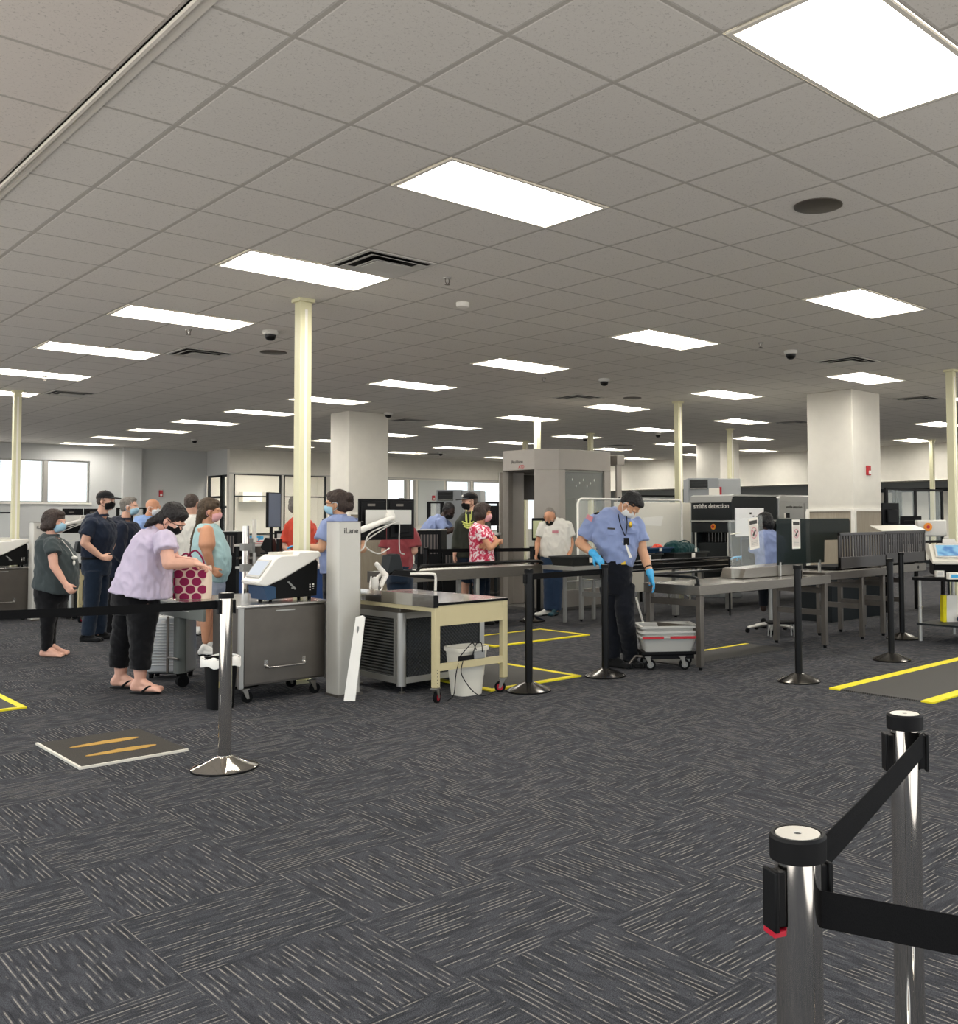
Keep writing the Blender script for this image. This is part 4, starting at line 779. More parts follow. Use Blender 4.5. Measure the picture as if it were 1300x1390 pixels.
desk_unit(11.3, 12.7, 6.95, 7.5, .70, 'xray_dark', 'dark low cabinet under the louvred guards', top='black_plastic', name='equipment_cabinet', cat='cabinet')
# white opaque partitions and their frame
t = thing('partition_screen', 'pale opaque partition panels between the scanner and the dark machine', 'partition', (9.9, 10.3, 0)); a = ony(868, 680, 10.3); b = ony(909, 681, 10.3); c = ony(939, 682, 10.3)
for x0, x1, y in ((ony(834, 680, 10.3).x, b.x, 0), (b.x+.01, c.x, .02)):
    m = MB(); m.box(x0-9.9, x1-9.9, y, y+.025, .25, 1.66); build('panel', m, 'off_white', t, bevel=.006)
m = MB(); m.prism([(ony(872, 702, 10.3).x-9.9, -.004, 1.42), (ony(900, 702, 10.3).x-9.9, -.004, 1.44), (ony(897, 715, 10.3).x-9.9, -.004, 1.28), (ony(874, 714, 10.3).x-9.9, -.004, 1.30)], (0, .003, 0)); build('white_notice', m, 'white_plastic', t)
for x in (a.x-9.9, b.x-9.9, c.x-9.92): m = MB(); m.box(x-.015, x+.015, .03, .05, 0, 1.68); build('frame_post', m, 'aluminium', t)
# acrylic frame of bent white tube
Y = 9.66; a = ony(784, 677, Y); b = ony(925, 678, Y); t = thing('tube_frame_guard', 'white tube frame with clear pane rising behind the conveyor, left of the bending officer', 'guard', (a.x, Y, 0)); w = b.x-a.x; zt = a.z
m = MB(); m.tube([(0, 0, .55), (0, 0, zt-.07), (.02, 0, zt-.02), (.07, 0, zt), (w-.07, 0, zt), (w-.02, 0, zt-.02), (w, 0, zt-.07), (w, 0, .55)], .016, 10); build('tube', m, 'white_plastic', t)
m = MB(); m.box(.02, w-.02, -.003, .003, .9, zt-.02); build('pane', m, 'acrylic', t)
for z in (.55, .62, .70): m = MB(); m.tube([(-.25, 0, z), (w*.45, 0, z)], .011, 8); build('cross_tube', m, 'light_grey', t)
for x in (-.25, .3): m = MB(); m.box(x-.02, x+.02, -.02, .02, 0, .75); build('leg', m, 'aluminium', t)
# roller conveyor in the middle
p = ony(575, 777, 9.7); q = ony(736, 764, 9.7)
table_frame('roller_conveyor', 'pale steel roller conveyor running behind the tan bench towards the scanner', p.x-.5, q.x, 9.7, 10.15, .79, (.1, 1.3), mt='steel', legm='aluminium', fascia=.13, rollers=True, cat='conveyor', cross=False)
t = thing('edge_guard', 'black curved edge guard along the far side of the roller conveyor', 'rail', (p.x, 9.76, .79)); m = MB(); m.tube([(-.05, .0, .0), (0, 0, .045), (.2, 0, .055), (q.x-p.x-.1, .0, .055), (q.x-p.x, 0, .0)], .022, 8, smooth=4); build('rail', m, 'black_gloss', t)
table_frame('bench_frame', 'small silver framed table right of the roller conveyor', 8.47, 9.22, 9.0, 9.6, .79, (.66,), mt='aluminium', legm='aluminium', fascia=.05, cross=True, top='steel_dark')
# millimetre-wave body scanner
def body_scanner():
    c = cp(757, 700, 15.65); t = thing('body_scanner', 'large grey walk-through body scanner booth in the middle of the hall', 'body scanner', (c.x, c.y, 0)); H = 2.49
    hx, hy, ch = .84, .65, .27
    oct_ = [(-hx, -hy+ch), (-hx+ch, -hy), (hx-ch, -hy), (hx, -hy+ch), (hx, hy-ch), (hx-ch, hy), (-hx+ch, hy), (-hx, hy-ch)]
    m = MB(); m.prism([(x, y, H-.32) for x, y in oct_], (0, 0, .32)); build('header', m, 'scanner_grey', t, bevel=.01)
    m = MB(); m.prism([(x*1.02, y*1.02, 0) for x, y in oct_], (0, 0, .04)); build('floor_plate', m, 'scanner_dark', t)
    # corner masts
    for sx, sy in ((-1, -1), (1, -1), (1, 1), (-1, 1)):
        P = [(sx*hx, sy*(hy-ch)), (sx*(hx-ch), sy*hy), (sx*(hx-ch-.14), sy*hy), (sx*(hx-ch-.12), sy*(hy-.1)), (sx*(hx-.1), sy*(hy-ch-.02))]
        m = MB(); m.prism([(x, y, .04) for x, y in P], (0, 0, H-.36)); build('mast', m, 'scanner_grey', t, bevel=.008)
    # glazed sides: dark upper shade and clear lower pane
    for s in (-1, 1):
        y = s*(hy-.04); x0, x1 = -(hx-ch-.14), hx-ch-.14
        m = MB(); m.box(x0, x1, y-.006, y+.006, .3, H-.32); p = build('side_pane', m, 'glass_green', t)
        m = MB(); m.box(x0, x1, y-.02 if s > 0 else y+.01, y-.01 if s > 0 else y+.02, 1.72, H-.32); build('upper_shade', m, 'scanner_mesh', p)
        m = MB(); m.box(x0, x1, y-.03, y+.03, .04, .3); build('kick_panel', m, 'scanner_grey', t)
        m = MB(); m.cyl((x0, y-.02*s, H-.335), (x1, y-.02*s, H-.335), .02, 12); build('top_roller', m, 'aluminium', p)
    for q_ in range(7): m = MB(); m.ell((-.26+.08*q_, -(hy-.03)-.006, 2.02-.05*((q_*5) % 3)), (.008, .002, .02)); build('sticker', m, 'white_plastic', t)
    # curved inner wall seen through the entry
    m = MB(); R = []
    for z in (.05, H-.33):
        R.append([(.30+.50*math.cos(a)*1.0-.55, .02+.42*math.sin(a), z) for a in (PI*.25+PI*.5*k/12 for k in range(13))])
    pts = [(-.76+.36*k/12, .56-.16*math.sin(PI*k/12*.5)*0-(.18*(k/12)**2), 0) for k in range(13)]
    A = m.ring([(x, y, .05) for x, y, _ in pts]+[(x, y+.02, .05) for x, y, _ in pts[::-1]]); B = m.ring([(x, y, H-.33) for x, y, _ in pts]+[(x, y+.02, H-.33) for x, y, _ in pts[::-1]]); m.skin([A, B]); build('inner_wall', m, 'scanner_grey', t, smooth=60)
    m = MB(); m.box(-.12, -.06, .28, .38, .05, H-.33); build('rotating_mast', m, 'black_plastic', t, bevel=.02)
    lettering('ProVision', .07, 'print_dark', t, (-hx-.002, .02, H-.21), (PI/2, 0, -PI/2), align='CENTER', bold=.001); lettering('ATD', .07, 'label_red', t, (-hx-.002, -.08, H-.29), (PI/2, 0, -PI/2), align='CENTER', bold=.001)
    m = MB(); m.box(hx-.02, hx+.10, -hy+.1, -hy+.14, .04, H-.08); build('exit_wing', m, 'scanner_grey', t, bevel=.01); m = MB(); m.box(hx-.02, hx+.16, -hy+.09, hy-.1, H-.2, H-.04); build('exit_canopy', m, 'scanner_grey', t, bevel=.01)
    m = MB(); m.ell((hx+.03, -hy+.095, 1.55), (.05, .012, .22)); build('touch_panel', m, 'xray_dark', t); return t
mat('scanner_mesh', '6b6460', .6, alpha=.9); body_scanner()
t_ = cp(731, 838, 14.6); t = thing('sign_stand', 'black floor stand with a small pale sign left of the man in the white shirt', 'sign stand', (t_.x, t_.y, 0), -YAW)
m = MB(); m.box(-.14, .14, -.1, .1, 0, .015); build('foot', m, 'black_plastic', t); m = MB(); m.box(-.03, .03, -.02, .02, .01, 1.1); build('column', m, 'black_plastic', t); m = MB(); m.box(-.10, .10, -.03, -.01, 1.08, 1.42); k = build('display', m, 'black_plastic', t, bevel=.008); m = MB(); m.box(-.08, .06, -.034, -.03, 1.12, 1.38); mat('card_green', 'c3c9a0', .7); build('card', m, 'card_green', k)
# trolley with pale bins, leaning mop
p = at(904, 906); t = thing('bin_trolley', 'low black trolley under a stack of pale grey bins', 'trolley', (p[0], p[1], 0), -YAW+.12)
m = MB(); m.box(-.26, .26, -.17, .17, .14, .17); m.box(-.24, .24, -.15, .15, .10, .14); build('deck', m, 'black_plastic', t, bevel=.006)
m = MB(); m.tube([(-.36, -.05, .05), (-.3, -.05, .12), (-.2, -.1, .12)], .012, 8); build('tow_bar', m, 'steel_dark', t)
for x, y in ((-.2, -.13), (.12, -.15), (.2, .13), (-.2, .13)): caster(t, x, y, .05, .03, disc='grey_plastic')
m = MB(); m.cyl((-.30, .1, .08), (-.52, .1, .95), .011, 10); hb = build('push_handle', m, 'aluminium', t); m = MB(); m.tube([(-.52, .1, .95), (-.53, .1, .99), (-.47, .1, 1.0)], .011, 8); build('grip', m, 'white_plastic', hb)
for k, l in enumerate(('pale grey bin with a red band at the bottom of the stack on the trolley', 'pale grey bin with a red rim in the middle of the stack', 'pale grey empty bin on top of the stack on the trolley')):
    o = thing('tray', l, 'tray', (p[0], p[1], .17+.045*k), -YAW+.12, 'pale stacked bins'); m = MB(); m.tray(-.22, .22, -.15, .15, 0, .15, lip=.022, fl=.035); b_ = build('tub', m, 'light_bin', o, smooth=40)
    if k == 0: m = MB(); m.box(.0, .25, -.214, -.210, .125, .148); m.box(-.26, -.06, -.214, -.210, .125, .148); build('red_band', m, 'label_red', b_)
t = thing('dust_pan', 'red and grey long handled dust pan behind the bending officer', 'dust pan', (*cp(878, 868, 9.9).to_2d(), 0), -YAW); m = MB(); m.box(-.07, .09, -.05, .05, 0, .14); build('pan', m, 'xray_dark', t); m = MB(); m.box(-.06, .07, -.055, .045, .14, .26); build('cloth', m, 'patch', t); m = MB(); m.cyl((0, 0, .2), (-.11, 0, .6), .01, 8); build('handle', m, 'white_plastic', t)
# foot stool
t = thing('step_stool', 'low black foot stool on thin legs under the steel table', 'stool', (9.62, 6.62, 0), -.75); m = MB(); m.box(-.17, .17, -.1, .1, .15, .18); build('tread', m, 'black_plastic', t, bevel=.01)
for x in (-.14, .14):
    for y in (-.07, .07): m = MB(); m.cyl((x, y, 0), (x*.95, y, .15), .009, 8); build('leg', m, 'aluminium', t)
# right testing machine on its own little table
t = thing('machine_stand', 'dark shelf table on steel tube legs at the right edge', 'table', (10.15, 4.62, 0)); w = .95; d = .6
m = MB(); m.box(0, w, 0, d, .70, .735); build('tabletop', m, 'black_plastic', t, bevel=.004); m = MB(); m.box(.03, w-.03, .03, d-.03, .2, .22); build('shelf', m, 'xray_dark', t)
for x in (.06, w-.06):
    for y in (.06, d-.06): m = MB(); m.cyl((x, y, .02), (x, y, .70), .02, 14); l = build('leg', m, 'aluminium', t); m = MB(); m.cyl((x, y, .38), (x, y, .41), .024, 14); build('collar', m, 'steel_top', l)
def etd2(loc, rz, label, blue=True):
    t = thing('trace_detector', label, 'testing machine', loc, rz)
    m = MB(); m.prism([(-.2, -.2, .18), (-.18, -.22, .14), (.18, -.22, .14), (.2, -.2, .18)], (0, 0, .01)); m.prism([(-.21, -.22, .15), (.21, -.22, .15), (.21, -.22, .19), (.21, .04, .38), (.21, .16, .38), (.21, .16, .3), (.21, -.0, .2)] if False else [(-.21, -.24, .15), (-.21, -.24, .18), (-.21, .02, .36), (-.21, .18, .36), (-.21, .18, .26), (-.21, -.0, .2)], (.42, 0, 0)); build('housing', m, 'off_white', t, bevel=.012)
    m = MB(); m.prism([(-.18, -.12, .02), (-.18, -.14, .15), (-.18, .0, .22), (-.18, .17, .28), (-.18, .17, .02)], (.36, 0, 0)); build('body', m, 'black_plastic', t, bevel=.01)
    a = Vector((0, -.2, .212)); c = Vector((0, .0, .352)); d = c-a; n = Vector((0, -d.z, d.y)).normalized(); X = Vector((.14, 0, 0))
    m = MB(); m.prism([a+n*.004-X*1.15, a+n*.004+X*1.15, c+n*.004+X*1.15, c+n*.004-X*1.15], n*.008); s = build('screen_bezel', m, 'light_grey', t, bevel=.004)
    m = MB(); m.prism([a+d*.1+n*.0125-X, a+d*.1+n*.0125+X, c-d*.08+n*.0125+X, c-d*.08+n*.0125-X], n*.001); build('screen', m, 'screen_blue', s)
    m = MB(); m.prism([(-.05, .04, .36), (.12, .04, .36), (.10, .14, .42), (-.03, .14, .42)], (0, .03, 0)); m.box(-.09, .13, .03, .15, .36, .37); build('printer', m, 'light_grey', t, bevel=.005)
    for x in (-.14, .14): m = MB(); m.cyl((x, 0, 0), (x, 0, .03), .02, 10); build('foot', m, 'rubber', t)
    return t
etd2((10.55, 4.98, .736), -.95, 'beige tabletop testing machine with a bright blue screen at the right edge')
def boxthing(name, label, cat, loc, size, mt, rz=0, bevel=.003, accent=None):
    t = thing(name, label, cat, loc, rz); a, b, c = size; m = MB(); m.box(-a/2, a/2, -b/2, b/2, 0, c); k = build('shell', m, mt, t, bevel=bevel)
    if accent: m = MB(); m.box(-a*.35, a*.35, -b/2-.002, -b/2, c*.25, c*.75); build('printed_label', m, accent, t)
    return t
boxthing('glove_box', 'small white carton left of a larger one under the blue screen', 'box', (*at(1275, 783, .736), .736), (.09, .06, .07), 'paper', -YAW, accent='light_grey'); boxthing('glove_box', 'white carton of blue gloves at the right edge', 'box', (*cp(1296, 780, 10.4).to_2d(), .736), (.16, .08, .07), 'paper', -YAW, accent='glove')
q = cp(1272, 840, 10.9); t = thing('paper_bag', 'white and yellow paper bag standing on the shelf at the right', 'paper bag', (10.55, 4.98, .221), -YAW); m = MB(); m.prism([(-.05, -.05, 0), (.09, -.05, 0), (.08, -.05, .3), (-.04, -.05, .3)], (0, .1, 0)); build('bag', m, 'paper', t); m = MB(); m.box(-.085, -.045, -.05, .05, 0, .3); build('yellow_side', m, 'mat_yellow', t)
t = thing('blue_cloth', 'crumpled blue gloves heap at the right on the lower shelf', 'gloves', (10.62, 4.82, .221)); m = MB(); m.ell((0, 0, .04), (.12, .08, .05)); m.ell((.1, -.02, .03), (.08, .06, .04)); build('heap', remesh(m, .01, 2, .02, (25, 25, 25)), 'blue_tray', t)
# tall grey equipment boxes far back
def grey_cab(px0, px1, pyt, d, label, deep=.8, notice=True):
    a = cp(px0, pyt, d); b = cp(px1, pyt, d); w = (b-a).length; t = thing('grey_cabinet', label, 'cabinet', (a.x, a.y, 0), -YAW)
    m = MB(); m.box(0, w*.58, 0, deep, 0, a.z); build('left_body', m, 'cab_grey', t, bevel=.012); m = MB(); m.box(w*.58, w, .02, deep, 0, a.z-.01); build('right_body', m, 'cab_light', t, bevel=.012)
    m = MB(); m.box(w*.04, w*.38, -.01, .0, a.z-.2, a.z-.03); g_ = build('grille', m, 'louver', t); m = MB(); m.box(w*.05, w*.37, -.012, -.01, a.z-.19, a.z-.185); build('grille_frame', m, 'light_grey', g_)
    if notice: m = MB(); m.box(w*.40, w*.60, -.006, .0, a.z-.45, a.z-.18); n_ = build('notice', m, 'paper', t); m = MB(); m.box(w*.60, w*.64, -.01, .0, a.z-.40, a.z-.16); build('red_tag', m, 'label_red', n_); m = MB(); m.box(w*.42, w*.48, -.01, -.006, a.z-.44, a.z-.38); build('code_mark', m, 'print_dark', n_)
    return t
mat('cab_grey', '8d9092', .5, var=.03); mat('cab_light', 'a3a5a5', .5)
grey_cab(933, 1005, 649, 17.0, 'tall grey equipment cabinet with a paper notice above the dark machine'); grey_cab(592, 652, 665, 17.5, 'pale grey equipment cabinet behind the leaning officer', notice=False)
# far right counter with glazed screens
def black_frame(pts, d, label, n=2, z1=None, glass='glass', name='glazed_screen'):
    (xa, ya), (xb, yb) = pts; a = cp(xa, ya, d[0]); b = cp(xb, yb, d[1]); L_ = (b-a).to_2d().length; t = thing(name, label, 'screen', (a.x, a.y, 0), math.atan2(b.y-a.y, b.x-a.x)); zt = a.z; zb = 1.0
    for k in range(n+1): x = L_*k/n; m = MB(); m.box(x-.03, x+.03, -.02, .02, zb*0+.02, zt); build('frame_post', m, 'black_plastic', t)
    m = MB(); m.box(0, L_, -.02, .02, zt-.03, zt); build('top_rail', m, 'black_plastic', t); m = MB(); m.box(0, L_, -.02, .02, zb, zb+.04); build('lower_rail', m, 'black_plastic', t)
    for k in range(n): m = MB(); m.box(L_*k/n+.03, L_*(k+1)/n-.03, -.003, .003, zb+.04, zt-.03); build('pane', m, glass, t)
    return t
black_frame(((1202, 662), (1277, 667)), (14.0, 15.2), 'black framed glass screen right of the broad cream column')
black_frame(((868, 672), (918, 675)), (16.0, 16.4), 'thin black frame above the pale partition panels', 1)
black_frame(((160, 689), (214, 690)), (20, 20.5), 'black framed glass screen behind the bald man', 3)
black_frame(((-30, 695), (17, 694)), (18.5, 18.7), 'black framed pane with papers at the far left edge', 1, glass='acrylic')
black_frame(((582, 681), (600, 681)), (16, 16), 'narrow black framed pane left of the leaning officer', 1, glass='acrylic'); black_frame(((640, 681), (677, 682)), (16, 16.5), 'black framed screen right of the man in the black cap', 1)
p = cp(1205, 722, 13.6)
t = desk_unit(13.0, 15.2, 5.5, 6.2, 1.12, 'xray_dark', 'dark counter behind the louvred guards at the right', name='counter', cat='counter')
def mon(label, px, py, d, w=.5, h=.32, rz=0, back=True, stand=True, zb=None):
    c = cp(px, py, d); t = thing('monitor', label, 'monitor', (c.x, c.y, c.z-h/2), -YAW+rz)
    m = MB(); m.box(-w/2, w/2, 0, .03, 0, h); build('screen_frame', m, 'black_plastic', t, bevel=.005); m = MB()
    if back: m.box(-w*.3, w*.3, -.04, 0, h*.2, h*.75); build('rear_shell', m, 'black_plastic', t, bevel=.01); m = MB(); m.box(-w/2+.01, w/2-.01, .03, .032, .01, h-.01); build('display', m, 'screen_pale', t)
    else: m.box(-w/2+.015, w/2-.015, -.002, 0, .015, h-.015); build('display', m, 'screen_pale', t)
    if stand: m = MB(); m.box(-.03, .03, .02, .05, -.14, h*.5); m.box(-.1, .1, -.05, .1, -.15, -.135); build('stand', m, 'black_plastic', t)
    return t
mon('tall dark monitor seen edge-on right of the broad cream column', 1209, 700, 13.6, .32, .36, .5); mon('dark monitor on the counter beyond the glass screen', 1236, 712, 14.2, .3, .25, -.4)
t = thing('optical_device', 'round tipped testing lamp with an orange eye on the far right counter', 'device', (*cp(1257, 714, 14).to_2d(), 1.12), -YAW); m = MB(); m.box(-.12, .3, 0, .25, 0, .24); build('body', m, 'light_grey', t, bevel=.02); m = MB(); m.cyl((.02, -.02, .14), (.02, 0, .14), .06, 20); k = build('ring', m, 'orange', t); m = MB(); m.cyl((.02, -.025, .14), (.02, -.02, .14), .025, 16); build('eye', m, 'label_red', k)
# seated officer's chair
p = cp(1046, 838, 11.9); t = thing('office_chair', 'swivel chair with a silver star base behind the steel table', 'chair', (p.x, p.y, 0))
m = MB()
for k in range(5): a = 2*PI*k/5; e = Vector((math.cos(a)*.3, math.sin(a)*.3, .06)); m = MB(); m.tube([(0, 0, .11), e], [.028, .018], 8); l = build('base_arm', m, 'aluminium', t); m = MB(); m.cyl(e+Vector((0, -.015, -.032)), e+Vector((0, .015, -.032)), .028, 12); build('caster', m, 'rubber', l)
m = MB(); m.cyl((0, 0, .1), (0, 0, .56), .025, 14); build('gas_lift', m, 'aluminium', t); m = MB(); m.rbox(-.25, .25, -.24, .24, .56, .63, .08); build('seat', m, 'black_cloth', t, bevel=.02); m = MB(); m.rbox(-.22, .22, .22, .28, .68, 1.15, .02); build('backrest', m, 'black_cloth', t, bevel=.03); m = MB(); m.box(-.03, .03, .2, .25, .58, .8); build('back_bar', m, 'black_plastic', t)
# ---- mid background on the left: computers, shelving, grilles
def rack(px0, px1, pyt, d, label, mt='louver', z0=0., deep=.5, name='grille_cabinet'):
    a = cp(px0, pyt, d); b = cp(px1, pyt, d); w = (b-a).length; t = thing(name, label, 'cabinet', (a.x, a.y, 0), -YAW); m = MB(); m.box(0, w, 0, deep, 0, a.z); build('body', m, 'black_plastic', t, bevel=.01)
    m = MB(); m.box(.05, w-.05, -.012, 0, a.z-.34, a.z-.06); build('grille', m, 'slot_grille', t); m = MB(); m.box(0, w, -.015, deep, a.z, a.z+.012); build('top_edge', m, 'light_grey', t); return t
g = G('slot_grille'); x, y, z = g.sep(); w = g.ma('SINE', g.ma('MULTIPLY', x, 130.)); g.col(g.mix(g.sstep(w, .2, .6), '151414', '6b625d')); g.set(Roughness=.5)
rack(566, 599, 720, 13.9, 'black cabinet with a slotted front below the leaning officer'); rack(300, 322, 722, 15.5, 'black slotted cabinet behind the woman in the mint top')
rack(600, 625, 748, 13.7, 'dark low cabinet behind the roller conveyor rail')
def shelf_unit(px0, px1, d, zt, label, mts=('light_grey', 'xray_dark', 'blue_plastic')):
    a = cp(px0, 700, d); b = cp(px1, 700, d); w = (b-a).length; t = thing('counter', label, 'counter', (a.x, a.y, 0), -YAW)
    m = MB(); m.box(0, w, 0, .5, zt-.03, zt); build('worktop', m, 'light_grey', t); m = MB(); m.box(.02, w-.02, .3, .48, .05, zt-.03); build('back_panel', m, 'steel_dark', t)
    m = MB(); m.box(.02, w-.02, .02, .48, zt-.2, zt-.17); build('shelf', m, 'steel', t); m = MB(); m.box(.02, w-.02, .02, .48, .3, .33); build('shelf', m, 'steel', t)
    for x in (.02, w-.06): m = MB(); m.box(x, x+.04, .02, .48, 0, zt-.03); build('side', m, 'xray_dark', t)
    return t
def clutter(parent_label, px0, px1, py, d, items):
    pass
shelf_unit(318, 412, 12.6, 1.1, 'cluttered steel counter between the mint top and the cream pole'); shelf_unit(-10, 30, 14.8, 1.0, 'counter at the far left edge carrying papers'); pass
for k, (nm, lb, ct, px, py, d, sz, mt) in enumerate((('red_tray', 'flat red tray on the cluttered counter', 'tray', 352, 740, 12.75, (.30, .25, .03), 'label_red'), ('blue_box', 'light blue box on the cluttered counter', 'box', 347, 733, 12.85, (.16, .14, .1), 'glove'), ('paper_stack', 'stack of white papers on the counter near the blue glove', 'papers', 366, 742, 12.8, (.22, .2, .05), 'paper'), ('black_scanner_box', 'black box device in the office behind the grey haired woman', 'device', 389, 697, 13.5, (.28, .2, .16), 'black_plastic'), ('label_printer', 'white label printer on the counter at the far left', 'printer', 10, 727, 15.0, (.25, .25, .16), 'off_white'), ('file_box', 'white file box on the cluttered counter', 'box', 374, 748, 12.7, (.16, .12, .07), 'paper'))):
    zt = 1.1 if 318 <= px <= 412 else (.98 if px > 60 else 1.0); c = cp(px, py, d); boxthing(nm, lb, ct, (c.x, c.y, zt), sz, mt, -YAW, accent='light_grey')
def arm_monitor(label, px0, py0, px1, py1, d, mt='black_plastic', face='display_grey'):
    a = cp(px0, py0, d); b = cp(px1, py1, d+.25); t = thing('monitor', label, 'monitor', (a.x, a.y, b.z), math.atan2(b.y-a.y, b.x-a.x)); w = (b-a).to_2d().length; h = a.z-b.z
    m = MB(); m.box(0, w, 0, .035, 0, h); build('screen_frame', m, mt, t, bevel=.006); m = MB(); m.box(.012, w-.012, -.003, 0, .012, h-.012); build('display', m, face, t); m = MB(); m.box(w*.45, w*.55, .03, .06, -.3, h*.5); m.box(w*.2, w*.8, -.06, .14, -.32, -.3); build('stand', m, 'black_plastic', t); return t
mat('display_grey', '6f7788', .25); arm_monitor('slate monitor angled edge-on in front of the bright office glass', 364, 668, 381, 716, 11.6)
t = thing('keyboard_tray', 'black keyboard arm reaching below the slate monitor', 'keyboard tray', (*cp(366, 740, 11.75).to_2d(), .98), -YAW); m = MB(); m.prism([(-.12, 0, .1), (-.06, 0, .22), (.0, 0, .2), (.05, 0, .02), (.0, 0, .0)], (0, .2, 0)); build('cradle', m, 'black_plastic', t, bevel=.01); m = MB(); m.box(.02, .22, -.1, .2, -.01, .015); k = build('keyboard', m, 'black_plastic', t, rot=(0, .25, 0)); m = MB(); m.box(.08, .12, .0, .1, -.98, .2); build('upright', m, 'black_plastic', t)
shelf_unit(650, 676, 14.3, 1.2, 'dark counter behind the woman in the red print top')
mon('black monitor edge-on right of the man in the black cap', 664, 700, 14.5, .3, .30, .3)
# white office furniture seen through the glass
for k, (px, py, w, h) in enumerate(((343, 668, .62, .3), (372, 668, .5, .3))):
    q = ony(px, py, 28.2); t = thing('wall_cupboard', 'white wall cupboard in the glazed office, %s one' % ('left' if k == 0 else 'right'), 'cupboard', (q.x, 28.2, q.z-h)); m = MB(); m.box(-w/2, w/2, 0, .3, 0, h); build('carcass', m, 'white_trim', t, bevel=.004); m = MB(); m.box(-.1, .1, -.02, 0, .03, .05); build('handle', m, 'aluminium', t)
l = copy_tree(L0); l['label'] = 'extra ceiling light added to brighten the glazed office'; l['group'] = 'ceiling lights outside the frame'; l.location = (12.4, 27.6, CEIL-.11)
for xx in (11.7, 14.0): l = copy_tree(L0); l['label'] = 'extra ceiling light added to brighten the glazed office'; l['group'] = 'ceiling lights outside the frame'; l.location = (xx, 26.75, CEIL-.11)  # extra lamps added to brighten the office behind the glass
# ------------------------------------------------------------------ the same lane equipment one bay farther back
for o, lab in ((cartT, 'grey steel cabinet cart at the far left edge'), (E1, 'white and black testing machine on the far left cart'), (pilT, 'pale metal lane pillar behind the woman in the slate tee'), (benT, 'tan bench behind the woman in the slate tee'), (cabT, 'black sided cabinet behind the slate tee'), (kbT, 'black keyboard tray behind the woman in the slate tee'), (monT[0], 'white arm with a grey crossbar above the woman in the slate tee'), (monT[1], 'black monitor above the woman in the slate tee, left of a pair'), (monT[2], 'black monitor above the woman in the slate tee, right of a pair')):
    copy_tree(o, None, lab, (o.location.x-.04, o.location.y+8.42, o.location.z))
